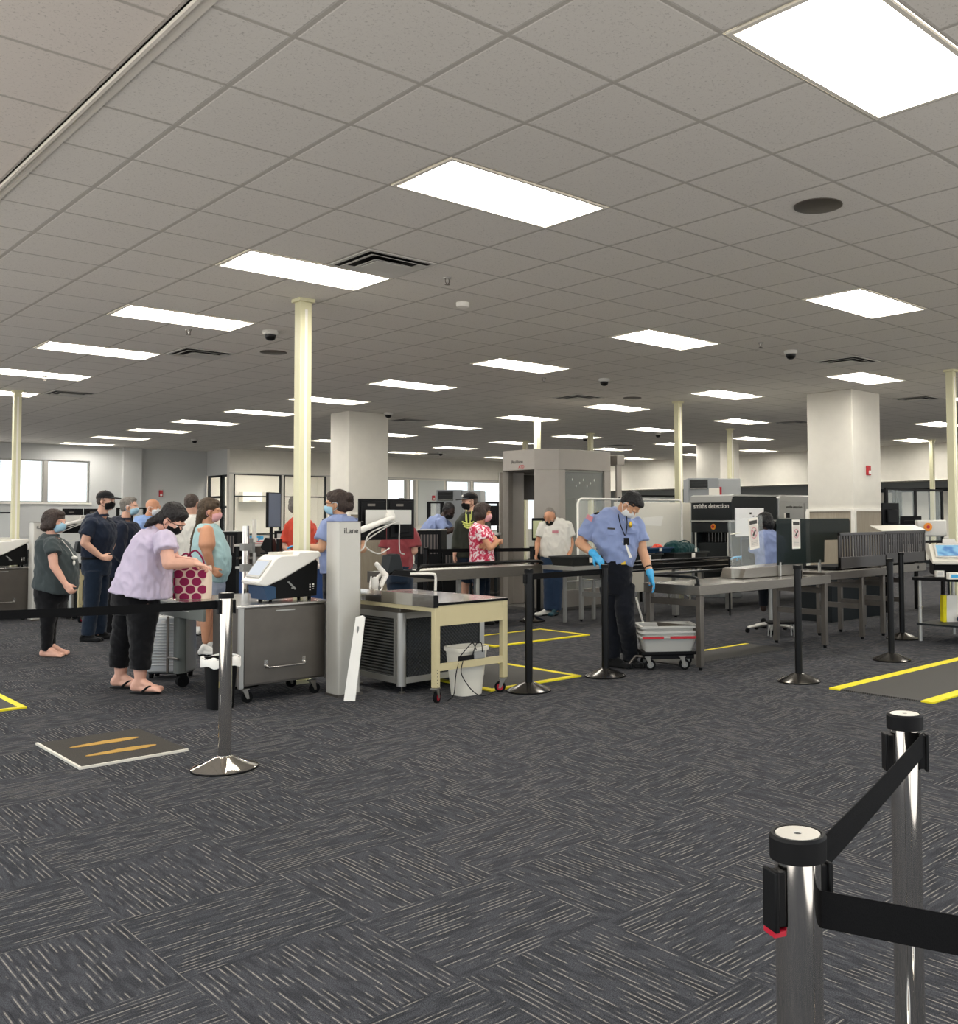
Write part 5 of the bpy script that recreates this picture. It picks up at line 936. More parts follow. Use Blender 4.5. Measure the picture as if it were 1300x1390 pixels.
# ------------------------------------------------------------------ people
class Fig:
    """one person; joints are measured from the photograph and stand at their own distance"""
    def __init__(s, label, px, py, d, vox=.008, group=None, skin='skin_pale'):
        s.d = d; g_ = cp(px, py, d); s.o = Vector((g_.x, g_.y, 0)); s.vox = vox; s.skin = skin; s.k = d/F
        s.t = thing('person', label, 'person', (g_.x, g_.y, 0), 0, group); s.body = MB()
    def p(s, px, py, dy=0.): return cp(px, py, s.d+dy)-s.o
    def dirv(s, th, pit=0.):     # th 0 = towards image right, -90 = towards the camera, 90 = away
        a = math.radians(th); b = math.radians(pit); return (RV*math.cos(a)+DV*math.sin(a))*math.cos(b)-Vector((0, 0, 1))*math.sin(b)
    def loft(s, mb, secs, pw=2.3, n=28):
        """secs: (px, py, halfwidth px, halfdepth m[, dy]) stacked along the trunk"""
        C_ = [s.p(q[0], q[1], q[4] if len(q) > 4 else 0) for q in secs]; R = []
        for k, q in enumerate(secs):
            t_ = (C_[min(k+1, len(C_)-1)]-C_[max(k-1, 0)]).normalized(); u = t_.cross(DV).normalized(); v = DV
            if abs(t_.dot(DV)) > .3: v = u.cross(t_).normalized()
            hx = q[2]*s.k; hy = q[3]
            R.append(mb.ring([C_[k]+u*hx*math.copysign(abs(math.cos(a))**(2/pw), math.cos(a))+v*hy*math.copysign(abs(math.sin(a))**(2/pw), math.sin(a)) for a in (2*PI*j/n for j in range(n))]))
        mb.skin(R); return mb
    def head(s, px, py, th, pit=0., dy=0., sc=1., roll=0., neck=None, nr=.055):
        X = s.dirv(th, pit); L_ = Vector((0, 0, 1)).cross(s.dirv(th)).normalized(); Z = X.cross(L_).normalized()
        if roll: q = Matrix.Rotation(math.radians(roll), 3, X); L_ = q @ L_; Z = q @ Z
        s.R = Matrix((X, L_, Z)).transposed(); s.hc = s.p(px, py, dy); s.hs = sc
        for c, r in (((-.012, 0, .03), (.096, .075, .085)), ((.035, 0, -.02), (.058, .062, .075)), ((.04, 0, -.075), (.048, .045, .034)), ((.092, 0, -.022), (.02, .014, .02)), ((.084, 0, -.004), (.014, .009, .02)), ((.076, .028, .022), (.018, .026, .010)), ((.076, -.028, .022), (.018, .026, .010)), ((.066, .034, -.02), (.022, .02, .02)), ((.066, -.034, -.02), (.022, .02, .02)), ((.086, 0, -.058), (.012, .024, .007)), ((.083, 0, -.07), (.012, .02, .008)), ((-.004, .077, -.012), (.018, .01, .031)), ((-.004, -.077, -.012), (.018, .01, .031)), ((.0, .078, -.032), (.01, .008, .013)), ((.0, -.078, -.032), (.01, .008, .013))):
            s.body.ell(s.hp(*c), [q*sc for q in r], s.R)
        if neck:
            n0 = s.hp(-.025, 0, -.05); n1 = s.p(*neck); s.body.caps(n1, n0, nr*1.08, nr)
        return s
    def hp(s, x, y, z): return s.hc+s.R @ (Vector((x, y, z))*s.hs)
    def eyes(s):
        for y in (-.03, .03):
            m = MB(); m.ell(s.hp(.079, y, .0), (.010, .013, .007), s.R, 12, 8); e = s.add('eye', m, 'eye_white')
            m = MB(); m.ell(s.hp(.0865, y, .0), (.004, .006, .006), s.R, 10, 6); o = build('iris', m, 'iris', e)
    def add(s, name, mb, mt, wr=0., vox=None, sm=3, wf=(14, 14, 5), smooth=80, raw=False, **kw):
        if vox: mb = remesh(mb, vox, sm, wr, wf)
        return build(name, mb, mt, s.t, smooth=smooth, **kw)
    def hair(s, mt, style='short', extra=None, name='hair'):
        m = MB(); z = s.hs
        def e(c, r): m.ell(s.hp(*c), [q*z for q in r], s.R)
        if style == 'short': e((-.022, 0, .042), (.094, .080, .082)); e((-.05, 0, .0), (.058, .073, .07)); e((.035, 0, .088), (.045, .052, .030))
        elif style == 'buzz': e((-.024, 0, .042), (.093, .0785, .082)); e((-.05, 0, .0), (.055, .072, .06))
        elif style == 'balding': e((-.045, 0, .02), (.07, .081, .06)); e((-.02, 0, -.0), (.05, .0795, .035))
        elif style == 'full': e((-.025, 0, .05), (.106, .088, .09)); e((-.055, 0, -.01), (.07, .085, .085)); e((.03, 0, .085), (.055, .062, .038))
        elif style == 'bob': e((-.022, 0, .05), (.108, .092, .092)); e((-.04, 0, -.02), (.085, .093, .085)); e((.035, 0, .085), (.055, .065, .04)); e((.01, .07, .0), (.045, .03, .07)); e((.01, -.07, .0), (.045, .03, .07))
        if extra: extra(m)
        return s.add(name, m, mt, vox=.006, sm=2, wr=.006, wf=(55, 55, 40))
    def mask(s, mt='mask_black', loops=True):
        m = MB(); R = []
        prof = ((.006, .076, .026), (-.004, .088, .040), (-.02, .108, .049), (-.045, .109, .053), (-.07, .099, .051), (-.092, .078, .044), (-.104, .05, .03))
        for z, fx, w in prof:
            P = []
            for k in range(17): a = -PI/2*1.02+PI*1.02*k/16; P.append(s.hp(.025+(fx-.025)*max(math.cos(a), 0)**.9+.003, (w+.010)*math.sin(a), z))
            R.append(P)
        A = [m.ring(p_) for p_ in R]
        for a, b in zip(A, A[1:]):
            for k in range(16): m.face((a[k], a[k+1], b[k+1], b[k]))
        o = s.add('face_mask', m, mt); md = o.modifiers.new('thick', 'SOLIDIFY'); md.thickness = .003
        if loops:
            for y in (-1, 1):
                m = MB(); m.tube([s.hp(.04, .066*y, .0), s.hp(.01, .082*y, .012), s.hp(-.02, .084*y, .0), s.hp(-.018, .082*y, -.04), s.hp(.03, .066*y, -.07)], .0022, 6, smooth=4); build('ear_loop', m, mt, o)
        return o
    def cap(s, mt='mask_black'):
        m = MB(); R = []
        for k in range(9):
            a = PI/2*k/8.05; R.append(m.ring([s.hp(-.012+.106*math.cos(a)*math.cos(b)*1.0, .088*math.cos(a)*math.sin(b), .035+.088*math.sin(a)) for b in (2*PI*j/28 for j in range(28))]))
        m.skin(R); c = s.add('cap', m, mt, smooth=60)
        m = MB(); A = []; B = []
        for j in range(13):
            b = math.radians(-62+124*j/12); A.append(s.hp(-.012+.104*math.cos(b), .086*math.sin(b), .04)); B.append(s.hp(-.012+.106*math.cos(b)+.095*math.cos(b)**1.1, .09*math.sin(b), .04-.012*math.cos(b)+.012*math.sin(b)**2*0))
        P = A+B[::-1]; m.prism(P, s.R @ Vector((0, 0, .011))); build('brim', m, mt, c)
        m = MB(); m.ell(s.hp(-.012, 0, .125), (.008, .008, .005), s.R, 10, 6); build('button', m, mt, c); return c
    def hand(s, w, tip, palm, curl=.3, sc=1., mb=None, thumb=1, spread=1., name=None):
        """w wrist point, tip: direction the hand points, palm: direction the palm faces"""
        mb = mb or s.body; X = tip.normalized(); N_ = (palm-X*palm.dot(X)).normalized(); Y_ = N_.cross(X)*thumb
        def P(x, y, z): return w+(X*x+Y_*y+N_*z)*sc
        for y, r in ((-.024, .0145), (-.008, .0155), (.010, .0155), (.026, .0135)): mb.caps(P(.012, y*.75, 0), P(.085, y, .002), .017*sc, r*sc*.88)
        mb.caps(w, P(.03, 0, 0), .026*sc, .024*sc)
        for y, l, dl in ((.029*spread, .058, 0), (.010*spread, .066, .004), (-.009*spread, .062, .002), (-.027*spread, .048, -.006)):
            a = 0; p0 = P(.088+dl, y, 0); r = .0092*sc
            for j, f in enumerate((.45, .32, .25)):
                a += curl*(.75 if j == 0 else 1.1); x = (p0-w).dot(X)/sc; z = (p0-w).dot(N_)/sc; yy = (p0-w).dot(Y_)/sc
                p1 = P(x+l*f*math.cos(a), yy*1.02, z+l*f*math.sin(a)); mb.caps(p0, p1, r, r*.9, 10); p0 = p1; r *= .9
        t0 = P(.028, .024, .008); t1 = P(.055, .047, .020); t2 = P(.080, .052, .032); mb.caps(t0, t1, .0135*sc, .0115*sc, 10); mb.caps(t1, t2, .0115*sc, .0092*sc, 10)
        return mb
    def arm(s, sh, el, wr, r=(.05, .042, .037, .027), hand=True, tip=None, palm=None, curl=.35, thumb=1, sc=1.):
        A, B, D = s.p(*sh), s.p(*el), s.p(*wr); s.body.chain([A, A.lerp(B, .25), A.lerp(B, .6), B, B.lerp(D, .35), D], [r[0]*.72, r[0]*.85, r[0]*.93, r[1], r[2]*1.05, r[3]])
        if hand:
            X = tip if tip is not None else (D-B); s.hand(D, X, palm if palm is not None else -DV, curl, sc, thumb=thumb)
        return A, B, D
    def leg(s, hip, kn, an, r=(.085, .055, .052, .035)):
        A, B, D = s.p(*hip), s.p(*kn), s.p(*an); s.body.chain([A, A.lerp(B, .5), B, B.lerp(D, .3), D], [r[0], r[0]*.85, r[1], r[2]*1.05, r[3]]); return A, B, D
    def foot(s, mb, an, th, L_=.25, w=.045, toes=False, z=.0, ah=.09):
        """an: ankle (px,py,dy); the sole stands on the floor"""
        a = s.p(*an); a.z = ah+z; f = s.dirv(th); f.z = 0; f.normalize(); l = Vector((-f.y, f.x, 0)); b = Vector((a.x, a.y, z))
        mb.caps(a, b-f*.035+Vector((0, 0, .04)), .04, .038); mb.caps(b-f*.04+Vector((0, 0, .036)), b+f*(L_*.55)+Vector((0, 0, .03)), .036, .030); mb.caps(a, b+f*L_*.35+Vector((0, 0, .045)), .036, .034)
        for y in (-.6, .6): mb.caps(b+f*.03+l*w*y*.4+Vector((0, 0, .026)), b+f*(L_-.075)+l*w*y*.75+Vector((0, 0, .024)), .026, .024)
        if toes:
            for k in range(5): y = (-.9+.45*k)*w; mb.caps(b+f*(L_-.085)+l*y+Vector((0, 0, .018)), b+f*(L_-.045-.006*k)+l*y*1.05+Vector((0, 0, .012)), .013-.0008*k, .012-.0008*k, 8)
        else: mb.caps(b+f*(L_-.09)-l*w*.35+Vector((0, 0, .026)), b+f*(L_-.09)+l*w*.35+Vector((0, 0, .026)), .028, .028)
        return a, b, f, l
    def shoe(s, an, th, mt, L_=.27, name='shoe', sole='rubber', ah=.09):
        m = MB(); a, b, f, l = s.foot(m, an, th, L_, .05, ah=ah); me = remesh(m, .006, 3); v = me.vertices
        for q in v:
            if q.co.z < .008: q.co.z = .008
        o = build(name, me, mt, s.t, smooth=80); m = MB(); P = []
        for k in range(24):
            t_ = 2*PI*k/24; x = math.cos(t_); y = math.sin(t_); P.append(b+f*(L_*.5-.075+(L_*.5)*math.copysign(abs(x)**.8, x))+l*(.044 if x > 0 else .036)*y+Vector((0, 0, .001)))
        m.prism(P, (0, 0, .018)); build('sole', m, sole, o); return o
    def done(s):
        s.add('body', s.body, s.skin, vox=s.vox, sm=3); return s.t
def legpair(f, mt, hipL, kneeL, ankL, hipR, kneeR, ankR, top, rad, name='trousers', hem=None, wr=.006, body=True, vox=.010):
    """trousers from waist sections (top) down two legs; rad = hip, knee, hem radius"""
    m = MB(); f.loft(m, top)
    for H_, K_, A_ in ((hipL, kneeL, ankL), (hipR, kneeR, ankR)):
        a, b, c = f.p(*H_), f.p(*K_), f.p(*A_); R = []
        pts = [a, a.lerp(b, .5), b, b.lerp(c, .5), c]; rr = [rad[0], (rad[0]+rad[1])/2*1.02, rad[1], (rad[1]+rad[2])/2, rad[2]]
        m.tube(curve(pts, 3), [rr[0]+(rr[-1]-rr[0])*0 if False else np.interp(k/12, [0, .25, .5, .75, 1], rr) for k in range(13)], 18)
        if body: f.body.chain([a, b, c], [rad[0]*.55, rad[1]*.62, min(rad[2]*.6, .038)])
    return f.add(name, m, mt, vox=vox, sm=3, wr=wr, wf=(10, 10, 14))
def shirt(f, mt, secs, sleeves, wr=.011, name='shirt', vox=.010, collar=None, n=28, wf=(13, 13, 7)):
    m = MB(); f.loft(m, secs)
    for a, b, ra, rb in sleeves: m.tube(curve([f.p(*a), f.p(*a).lerp(f.p(*b), .5), f.p(*b)], 3), [ra+(rb-ra)*k/6 for k in range(7)], 18); m.ell(f.p(*a), (ra, ra, ra))
    o = f.add(name, m, mt, vox=vox, sm=3, wr=wr, wf=wf)
    if collar:
        cx, cy, r, dy, ln = collar; c = f.p(cx, cy, dy); m = MB(); u = ln.normalized(); a, b = ortho(u); n_ = 24
        R = [m.ring([c+u*h+(a*math.cos(t_)+b*math.sin(t_))*rr_ for t_ in (2*PI*k/n_ for k in range(n_))]) for h, rr_ in ((-.012, r+.012), (.014, r+.004), (.016, r), (-.01, r+.004))]; R.append(R[0]); m.skin(R, caps=(0, 0)); build('collar', m, mt, o)
    return o
# --- 1 woman in a slate tee, barefoot
f = Fig('woman in a dark slate t-shirt standing barefoot at the far left', 72, 888, 10.16, skin='skin_pink')
f.head(75, 709, -5, 0, neck=(69, 728, 0), sc=1.02); f.eyes(); f.mask('mask_blue')
f.hair('hair_curl', 'bob', lambda m: [m.ell(f.hp(-.075, y, z), (.05, .045, .045), f.R) for y, z in ((.04, .02), (-.04, .02), (.0, .06), (.05, -.05), (-.05, -.05), (0, -.06))])
f.loft(f.body, [(68, 732, 10, .14), (74, 760, 16, .13), (72, 800, 16, .13)])
f.arm((70, 738, -.19), (73, 768, -.22), (89, 793, -.20), tip=f.dirv(-10, 50), palm=DV, curl=.8, thumb=-1); f.arm((70, 738, .19), (78, 766, .22), (92, 792, .18), tip=f.dirv(0, 50), palm=-DV, curl=.8)
shirt(f, 'tee_slate', [(70, 727, 9, .08), (67, 733, 13, .175), (71, 745, 19, .195), (76, 758, 24, .19), (77, 775, 26, .19), (76, 790, 27, .20), (73, 801, 25.5, .20)], [((70, 738, -.17), (73, 752, -.21), .072, .078), ((70, 738, .17), (74, 752, .21), .072, .078)], collar=(71, 727, .062, 0, Vector((0, 0, 1))))
legpair(f, 'black_cloth', (68, 815, -.09), (64, 850, -.09), (63, 883, -.08), (70, 815, .09), (67, 850, .09), (68, 880, .08), [(71, 795, 20, .18), (70, 812, 19, .18), (69, 826, 15, .15)], (.092, .066, .048), name='leggings')
f.foot(f.body, (63, 886, -.08), -8, .24, .042, toes=True); f.foot(f.body, (70, 884, .08), -5, .24, .042, toes=True)
m = MB(); m.tube([f.p(84, 733, -.1), f.p(95, 746, -.06), f.p(101, 756, -.02), f.p(98, 748, .05), f.p(86, 733, .1)], .004, 6, smooth=5); m.ell(f.p(101, 757, -.03), (.03, .03, .02)); f.add('necklace', m, 'white_plastic'); m = MB(); m.ell(f.p(100.5, 764, -.06), (.012, .02, .028)); f.add('pendant', m, 'white_plastic'); f.done()
# --- 2 man in cap
f = Fig('man in a black cap and short-sleeved navy shirt standing at left', 125, 868, 11.45)
f.head(144, 680, -8, 2, neck=(138, 700, 0)); f.eyes(); f.mask('mask_black'); f.hair('hair_shave', 'buzz'); f.cap('mask_black')
f.loft(f.body, [(135, 706, 11, .16), (133, 735, 15, .14), (132, 760, 14, .14)])
f.arm((124, 712, -.20), (114.5, 737, -.26), (137, 756, -.17), r=(.055, .046, .042, .03), tip=f.dirv(0, 10), palm=DV, curl=.9, thumb=-1); f.arm((146, 712, .18), (152, 738, .22), (146, 756, .02), tip=f.dirv(200, 10), palm=-DV, curl=.9)
shirt(f, 'navy', [(139, 699, 7, .07), (134, 703, 14, .16), (134, 712, 19, .21), (134, 728, 21, .20), (132, 745, 18, .18), (131, 756, 17.5, .18)], [((124, 711, -.18), (116, 727, -.235), .075, .078), ((146, 711, .16), (150, 727, .20), .075, .075)], collar=(139, 699.5, .062, 0, Vector((-.1, 0, 1))))
legpair(f, 'jean', (127, 775, -.10), (124, 820, -.11), (119, 862, -.12), (136, 775, .09), (136, 820, .09), (135, 860, .10), [(131, 753, 16.5, .17), (131, 766, 17, .175), (130, 780, 16, .16)], (.10, .082, .072))
f.shoe((116, 862, -.12), -10, 'shoe_black'); f.shoe((134, 862, .10), -5, 'shoe_black')
m = MB(); f.loft(m, [(131, 755.2, 17.4, .179), (131, 759, 17.4, .179)]); f.add('belt', m, 'belt_black'); f.done()
# --- 3 man in dark jacket
f = Fig('grey haired man in a dark jacket right behind the navy shirted cap wearer', 160, 862, 12.35)
f.head(176, 688, 8, 0, neck=(170, 706, 0), sc=1.03); f.mask('mask_blue'); f.hair('hair_grey', 'short')
f.loft(f.body, [(168, 712, 12, .16), (166, 745, 15, .14), (164, 775, 14, .14)])
f.arm((164, 718, -.22), (162, 750, -.26), (176, 772, -.18), tip=f.dirv(0, 30), palm=DV, curl=.5, thumb=-1); f.arm((178, 718, .2), (182, 750, .22), (186, 772, .1), tip=f.dirv(0, 30), palm=-DV, curl=.5)
shirt(f, 'navy_jacket', [(170, 704, 9, .08), (167, 708, 17, .17), (167, 720, 21, .22), (166, 742, 21, .21), (164, 765, 20.5, .20), (162, 783, 20, .20)], [((164, 718, -.2), (161, 750, -.26), .082, .070), ((161, 750, -.26), (175, 769, -.19), .070, .055), ((180, 718, .18), (184, 750, .21), .08, .07), ((184, 750, .21), (188, 769, .1), .07, .055)], name='jacket', collar=(170, 704.5, .066, 0, Vector((0, 0, 1))))
legpair(f, 'black_cloth', (158, 795, -.09), (150, 828, -.10), (146, 860, -.10), (166, 795, .09), (164, 828, .09), (162, 860, .1), [(162, 775, 18, .18), (162, 800, 18, .17)], (.10, .085, .078)); f.shoe((144, 862, -.1), 5, 'shoe_black'); f.shoe((160, 862, .1), 5, 'shoe_black'); f.done()
# --- 4 bald man light blue
f = Fig('bald man in a light blue shirt beyond the man in the dark jacket', 200, 845, 13.6, vox=.010, skin='skin_tan')
f.head(208, 689, -10, 5, neck=(201, 704, 0), sc=1.05); f.mask('mask_white'); f.loft(f.body, [(199, 712, 12, .15), (199, 760, 12, .13)])
f.arm((190, 715, -.2), (186, 742, -.24), (198, 760, -.2), curl=.5); f.arm((208, 715, .2), (212, 742, .2), (216, 758, .1), curl=.5)
shirt(f, 'polo_blue', [(203, 702, 5, .07), (198, 706, 13, .17), (197, 718, 16, .21), (198, 745, 16, .2), (198, 765, 15, .19)], [((190, 715, -.18), (186, 733, -.23), .08, .08), ((207, 715, .18), (211, 733, .21), .08, .08)], collar=(203, 702, .066, 0, Vector((-.1, 0, 1))))
legpair(f, 'jean', (195, 775, -.1), (195, 810, -.1), (195, 836, -.1), (201, 775, .1), (201, 810, .1), (201, 836, .1), [(198, 762, 14, .17), (198, 780, 14, .17)], (.1, .085, .075), vox=.012); f.shoe((196, 838, -.1), 0, 'shoe_black'); f.shoe((202, 838, .1), 0, 'shoe_black'); f.done()
# --- 5 woman in lavender bending over the bag
f = Fig('woman in a lavender t-shirt and cropped black trousers bending over the polka-dot bag', 187, 934, 8.04, vox=.006, skin='skin_pink')
f.head(235, 706, -14, 38, neck=(214, 719, 0), dy=-.03, sc=1.03); f.eyes(); f.mask('mask_black')
f.hair('hair_dark', 'full', lambda m: [m.caps(f.p(225, 698, -.02), f.p(214, 704, -.05), .05, .036), m.caps(f.p(214, 704, -.05), f.p(204, 709, -.07), .036, .03), m.caps(f.p(204, 709, -.07), f.p(198, 714, -.08), .03, .014)])
m = MB(); m.tube([f.hp(.085, -.045, .01), f.hp(.09, -.02, .012), f.hp(.09, .02, .012), f.hp(.085, .045, .01)], .003, 6); m.tube([f.hp(.085, -.045, .01), f.hp(.0, -.08, .005)], .0025, 6); f.add('glasses', m, 'black_plastic')
f.loft(f.body, [(213, 726, 11, .12), (200, 760, 18, .13), (188, 800, 20, .14)])
f.arm((224, 733, -.18), (229, 765, -.24), (263, 765, -.10), r=(.058, .052, .046, .031), tip=f.dirv(15, 12), palm=Vector((0, 0, -1)), curl=.35, thumb=-1); f.arm((224, 733, .16), (238, 762, .2), (264, 762, .06), r=(.056, .05, .044, .03), tip=f.dirv(0, 25), palm=Vector((0, 0, -1)), curl=.45)
shirt(f, 'lavender', [(213, 717, 9, .075), (212, 723, 16, .16), (209, 734, 22, .205), (204, 750, 26, .21), (199, 768, 30, .22), (195, 787, 33, .235), (191, 806, 37, .25)], [((223, 733, -.17), (226, 748, -.215), .082, .088), ((223, 733, .15), (231, 748, .19), .082, .085)], wr=.014, vox=.008, collar=(214, 719, .062, 0, Vector((.5, -.2, .8)).normalized()))
legpair(f, 'black_cloth', (178, 828, .11), (166, 868, .13), (161, 904, .14), (194, 828, -.10), (192, 870, -.11), (190, 908, -.12), [(187, 795, 26, .21), (184, 812, 28, .215), (184, 832, 26, .19)], (.125, .092, .078), name='cropped_trousers', wr=.008, vox=.008)
f.leg((166, 868, .14), (165, 895, .14), (163, 924, .14), r=(.05, .05, .052, .038)); f.leg((191, 870, -.11), (191, 900, -.11), (190, 928, -.12), r=(.05, .05, .052, .038))
for an, th in (((162, 924, .14), -4), ((189, 929, -.12), -6)):
    a, b, fw_, l = f.foot(f.body, an, th, .25, .045, toes=True, z=.018); m = MB(); P = [b+fw_*(.5*.27-.085+.135*math.copysign(abs(math.cos(t_))**.8, math.cos(t_)))+l*(.046 if math.cos(t_) > 0 else .038)*math.sin(t_)-Vector((0, 0, .017)) for t_ in (2*PI*k/26 for k in range(26))]
    m.prism(P, (0, 0, .018)); sd = f.add('sandal', m, 'belt_black', bevel=.004)
    for y in (-1, 1): m = MB(); m.tube([b+fw_*.135+Vector((0, 0, .03)), b+fw_*.10+l*.03*y+Vector((0, 0, .045)), b+fw_*.045+l*.045*y+Vector((0, 0, .0))], .009, 8, smooth=4); build('strap', m, 'belt_black', sd)
f.done()
# --- 6 man in white seen from behind
f = Fig('short haired man in a cream t-shirt seen from behind, between the lavender and mint tops', 262, 862, 11.9, vox=.010)
f.head(261, 684, 80, 5, neck=(262, 702, 0)); f.hair('hair_shave', 'buzz'); f.loft(f.body, [(262, 712, 15, .12), (262, 760, 13, .11)])
f.arm((243, 714, 0), (237, 741, .03), (239, 762, -.12), curl=.4, palm=RV); f.arm((281, 714, 0), (285, 741, .03), (283, 762, .1), curl=.4, palm=-RV)
shirt(f, 'white_tee', [(262, 699, 7, .07), (262, 703, 16, .10), (262, 714, 23, .125), (262, 735, 22, .13), (262, 760, 20, .13), (262, 772, 20, .13)], [((244, 713, 0), (239, 734, .03), .08, .085), ((280, 713, 0), (284, 734, .03), .08, .085)], collar=(262, 700, .064, 0, Vector((0, 0, 1))))
legpair(f, 'shorts_grey', (254, 790, 0), (254, 812, 0), (254, 822, 0), (270, 790, 0), (270, 812, 0), (270, 822, 0), [(262, 768, 18, .13), (262, 792, 18, .13)], (.1, .09, .09), name='shorts', vox=.012)
f.leg((254, 800, 0), (254, 825, 0), (254, 852, 0)); f.leg((270, 800, 0), (270, 825, 0), (270, 852, 0)); f.shoe((254, 855, 0), 85, 'shoe_white'); f.shoe((270, 855, 0), 85, 'shoe_white'); f.done()
# --- 7 woman in mint tank top
f = Fig('woman with a long brown ponytail in a mint sleeveless top behind the polka-dot bag', 286, 884, 10.2, skin='skin_tan')
f.head(286, 694, 12, 3, neck=(282, 713, 0), sc=1.04); f.mask('mask_pink')
f.hair('hair_brown', 'full', lambda m: [m.caps(f.hp(-.085, 0, -.03), f.p(269, 712, -.02), .05, .03), m.caps(f.p(269, 712, -.02), f.p(262, 730, -.02), .028, .024), m.caps(f.p(262, 730, -.02), f.p(259, 755, -.02), .024, .013)])
f.loft(f.body, [(282, 716, 12, .15), (284, 740, 19, .14), (288, 765, 22, .15)])
f.arm((281, 721, -.17), (281, 750, -.22), (287, 771, -.17), r=(.092, .05, .044, .032), tip=f.dirv(10, 50), palm=DV, curl=.6, thumb=-1); f.arm((288, 722, .18), (296, 750, .2), (300, 770, .1), r=(.062, .05, .042, .03), curl=.6)
shirt(f, 'mint', [(281, 711, 10, .09), (281, 716, 14, .13), (283, 728, 19, .155), (285, 742, 23, .17), (287, 757, 25, .19), (286, 772, 25, .19), (283, 786, 22, .185)], [], name='tank_top', wr=.008)
legpair(f, 'shorts_grey', (280, 802, -.09), (280, 815, -.1), (280, 824, -.1), (286, 802, .09), (287, 815, .1), (288, 824, .1), [(283, 782, 20, .18), (283, 800, 20.5, .18), (283, 812, 19, .17)], (.105, .098, .098), name='shorts')
f.leg((280, 812, -.1), (280, 838, -.1), (279, 870, -.1), r=(.08, .058, .055, .036)); f.leg((287, 812, .1), (288, 838, .1), (286, 868, .1), r=(.08, .058, .055, .036)); f.shoe((278, 877, -.1), -10, 'shoe_white', .25); f.shoe((286, 874, .1), -5, 'shoe_white', .25); f.done()
# --- 8 grey haired woman in coral seen from behind
f = Fig('grey haired woman in a coral red shirt seen from behind, partly behind the cream pole', 406, 840, 12.4, vox=.010)
f.head(404, 687, 60, 5, neck=(406, 704, 0)); f.hair('hair_grey', 'full'); f.loft(f.body, [(407, 714, 13, .12), (407, 760, 13, .12)])
f.arm((392, 718, -.05), (387, 742, -.08), (398, 752, -.16), curl=.5, palm=RV); f.arm((422, 718, .08), (427, 742, .1), (424, 760, 0), curl=.5, palm=-RV)
shirt(f, 'coral', [(406, 701, 6, .06), (406, 706, 14, .12), (407, 718, 20, .15), (408, 738, 20, .15), (408, 765, 20, .16)], [((393, 717, -.05), (388, 737, -.07), .075, .075), ((421, 717, .08), (426, 737, .1), .075, .075)])
legpair(f, 'navy', (401, 780, 0), (401, 808, 0), (401, 832, 0), (413, 780, 0), (413, 808, 0), (413, 832, 0), [(407, 760, 17, .15), (407, 785, 17, .15)], (.1, .08, .07), vox=.012); f.shoe((401, 834, 0), 70, 'shoe_black'); f.shoe((413, 834, 0), 70, 'shoe_black'); f.done()
# --- uniform extras
def uniform_bits(f, shL, shR, badge=None, patch=None, yawp=0):
    for c in (shL, shR):
        p = f.p(*c); m = MB(); R = Matrix.Rotation(-YAW, 3, 'Z'); m.box(-.05, .05, -.026, .026, 0, .012, R=R, o=p); e = f.add('epaulette', m, 'belt_black', bevel=.003); m = MB(); m.box(-.01, .02, -.014, .014, .012, .015, R=R, o=p); build('rank_bar', m, 'gold', e)
# --- 9 uniformed woman with blue glove
f = Fig('uniformed woman with a curly ponytail and blue mask behind the near lane pillar', 458, 866, 9.35, vox=.007, skin='skin_mid')
f.head(456, 684, 190, 2, neck=(462, 703, 0), dy=0, sc=1.02); f.eyes(); f.mask('mask_blue')
f.hair('hair_curl', 'full', lambda m: [m.ell(f.hp(-.12, y, z), (.045, .045, .045), f.R) for y, z in ((0, .03), (.02, .06), (-.02, 0), (.01, -.03))])
m = MB()
for y in (-.032, .032): m.tube([f.hp(.094, y+.022*math.cos(a), .002+.016*math.sin(a)) for a in (2*PI*k/12 for k in range(13))], .002, 6)
m.tube([f.hp(.09, -.055, .005), f.hp(0, -.082, 0)], .002, 6); m.tube([f.hp(.09, .055, .005), f.hp(0, .082, 0)], .002, 6); f.add('glasses', m, 'black_plastic')
f.loft(f.body, [(462, 712, 17, .13), (462, 750, 16, .13), (462, 780, 15, .13)])
A, B, D = f.arm((444, 716, -.12), (436, 744, -.16), (412, 742, -.02), tip=f.dirv(175, -4), palm=Vector((0, 0, -1)), curl=.3, thumb=1); m = MB(); f.hand(D, f.dirv(175, -4), Vector((0, 0, -1)), .3, 1.08, mb=m, thumb=1); m.caps(D, D+(B-D)*.25, .033, .036); f.add('glove', m, 'glove', vox=.005, sm=2, label='blue glove')
f.arm((482, 716, .08), (492, 745, .08), (484, 748, -.14), tip=f.dirv(230, 20), palm=-RV, curl=.7)
o = shirt(f, 'uniform', [(461, 699, 8, .07), (461, 704, 18, .12), (462, 715, 25, .15), (462, 735, 26, .165), (460, 755, 25, .16), (460, 778, 24, .15)], [((446, 714, -.10), (438, 734, -.14), .078, .082), ((480, 714, .07), (488, 734, .08), .078, .082)], name='uniform_shirt', collar=(461, 700, .064, 0, Vector((0, 0, 1))))
uniform_bits(f, (445, 706.5, -.10), (478, 705.5, .06)); legpair(f, 'uniform_trouser', (453, 800, 0), (453, 832, 0), (453, 858, 0), (469, 800, 0), (469, 832, 0), (469, 858, 0), [(461, 776, 22, .15), (461, 802, 22, .15)], (.105, .085, .075), vox=.012); f.shoe((453, 860, 0), 190, 'shoe_black'); f.shoe((469, 860, 0), 190, 'shoe_black'); f.done()
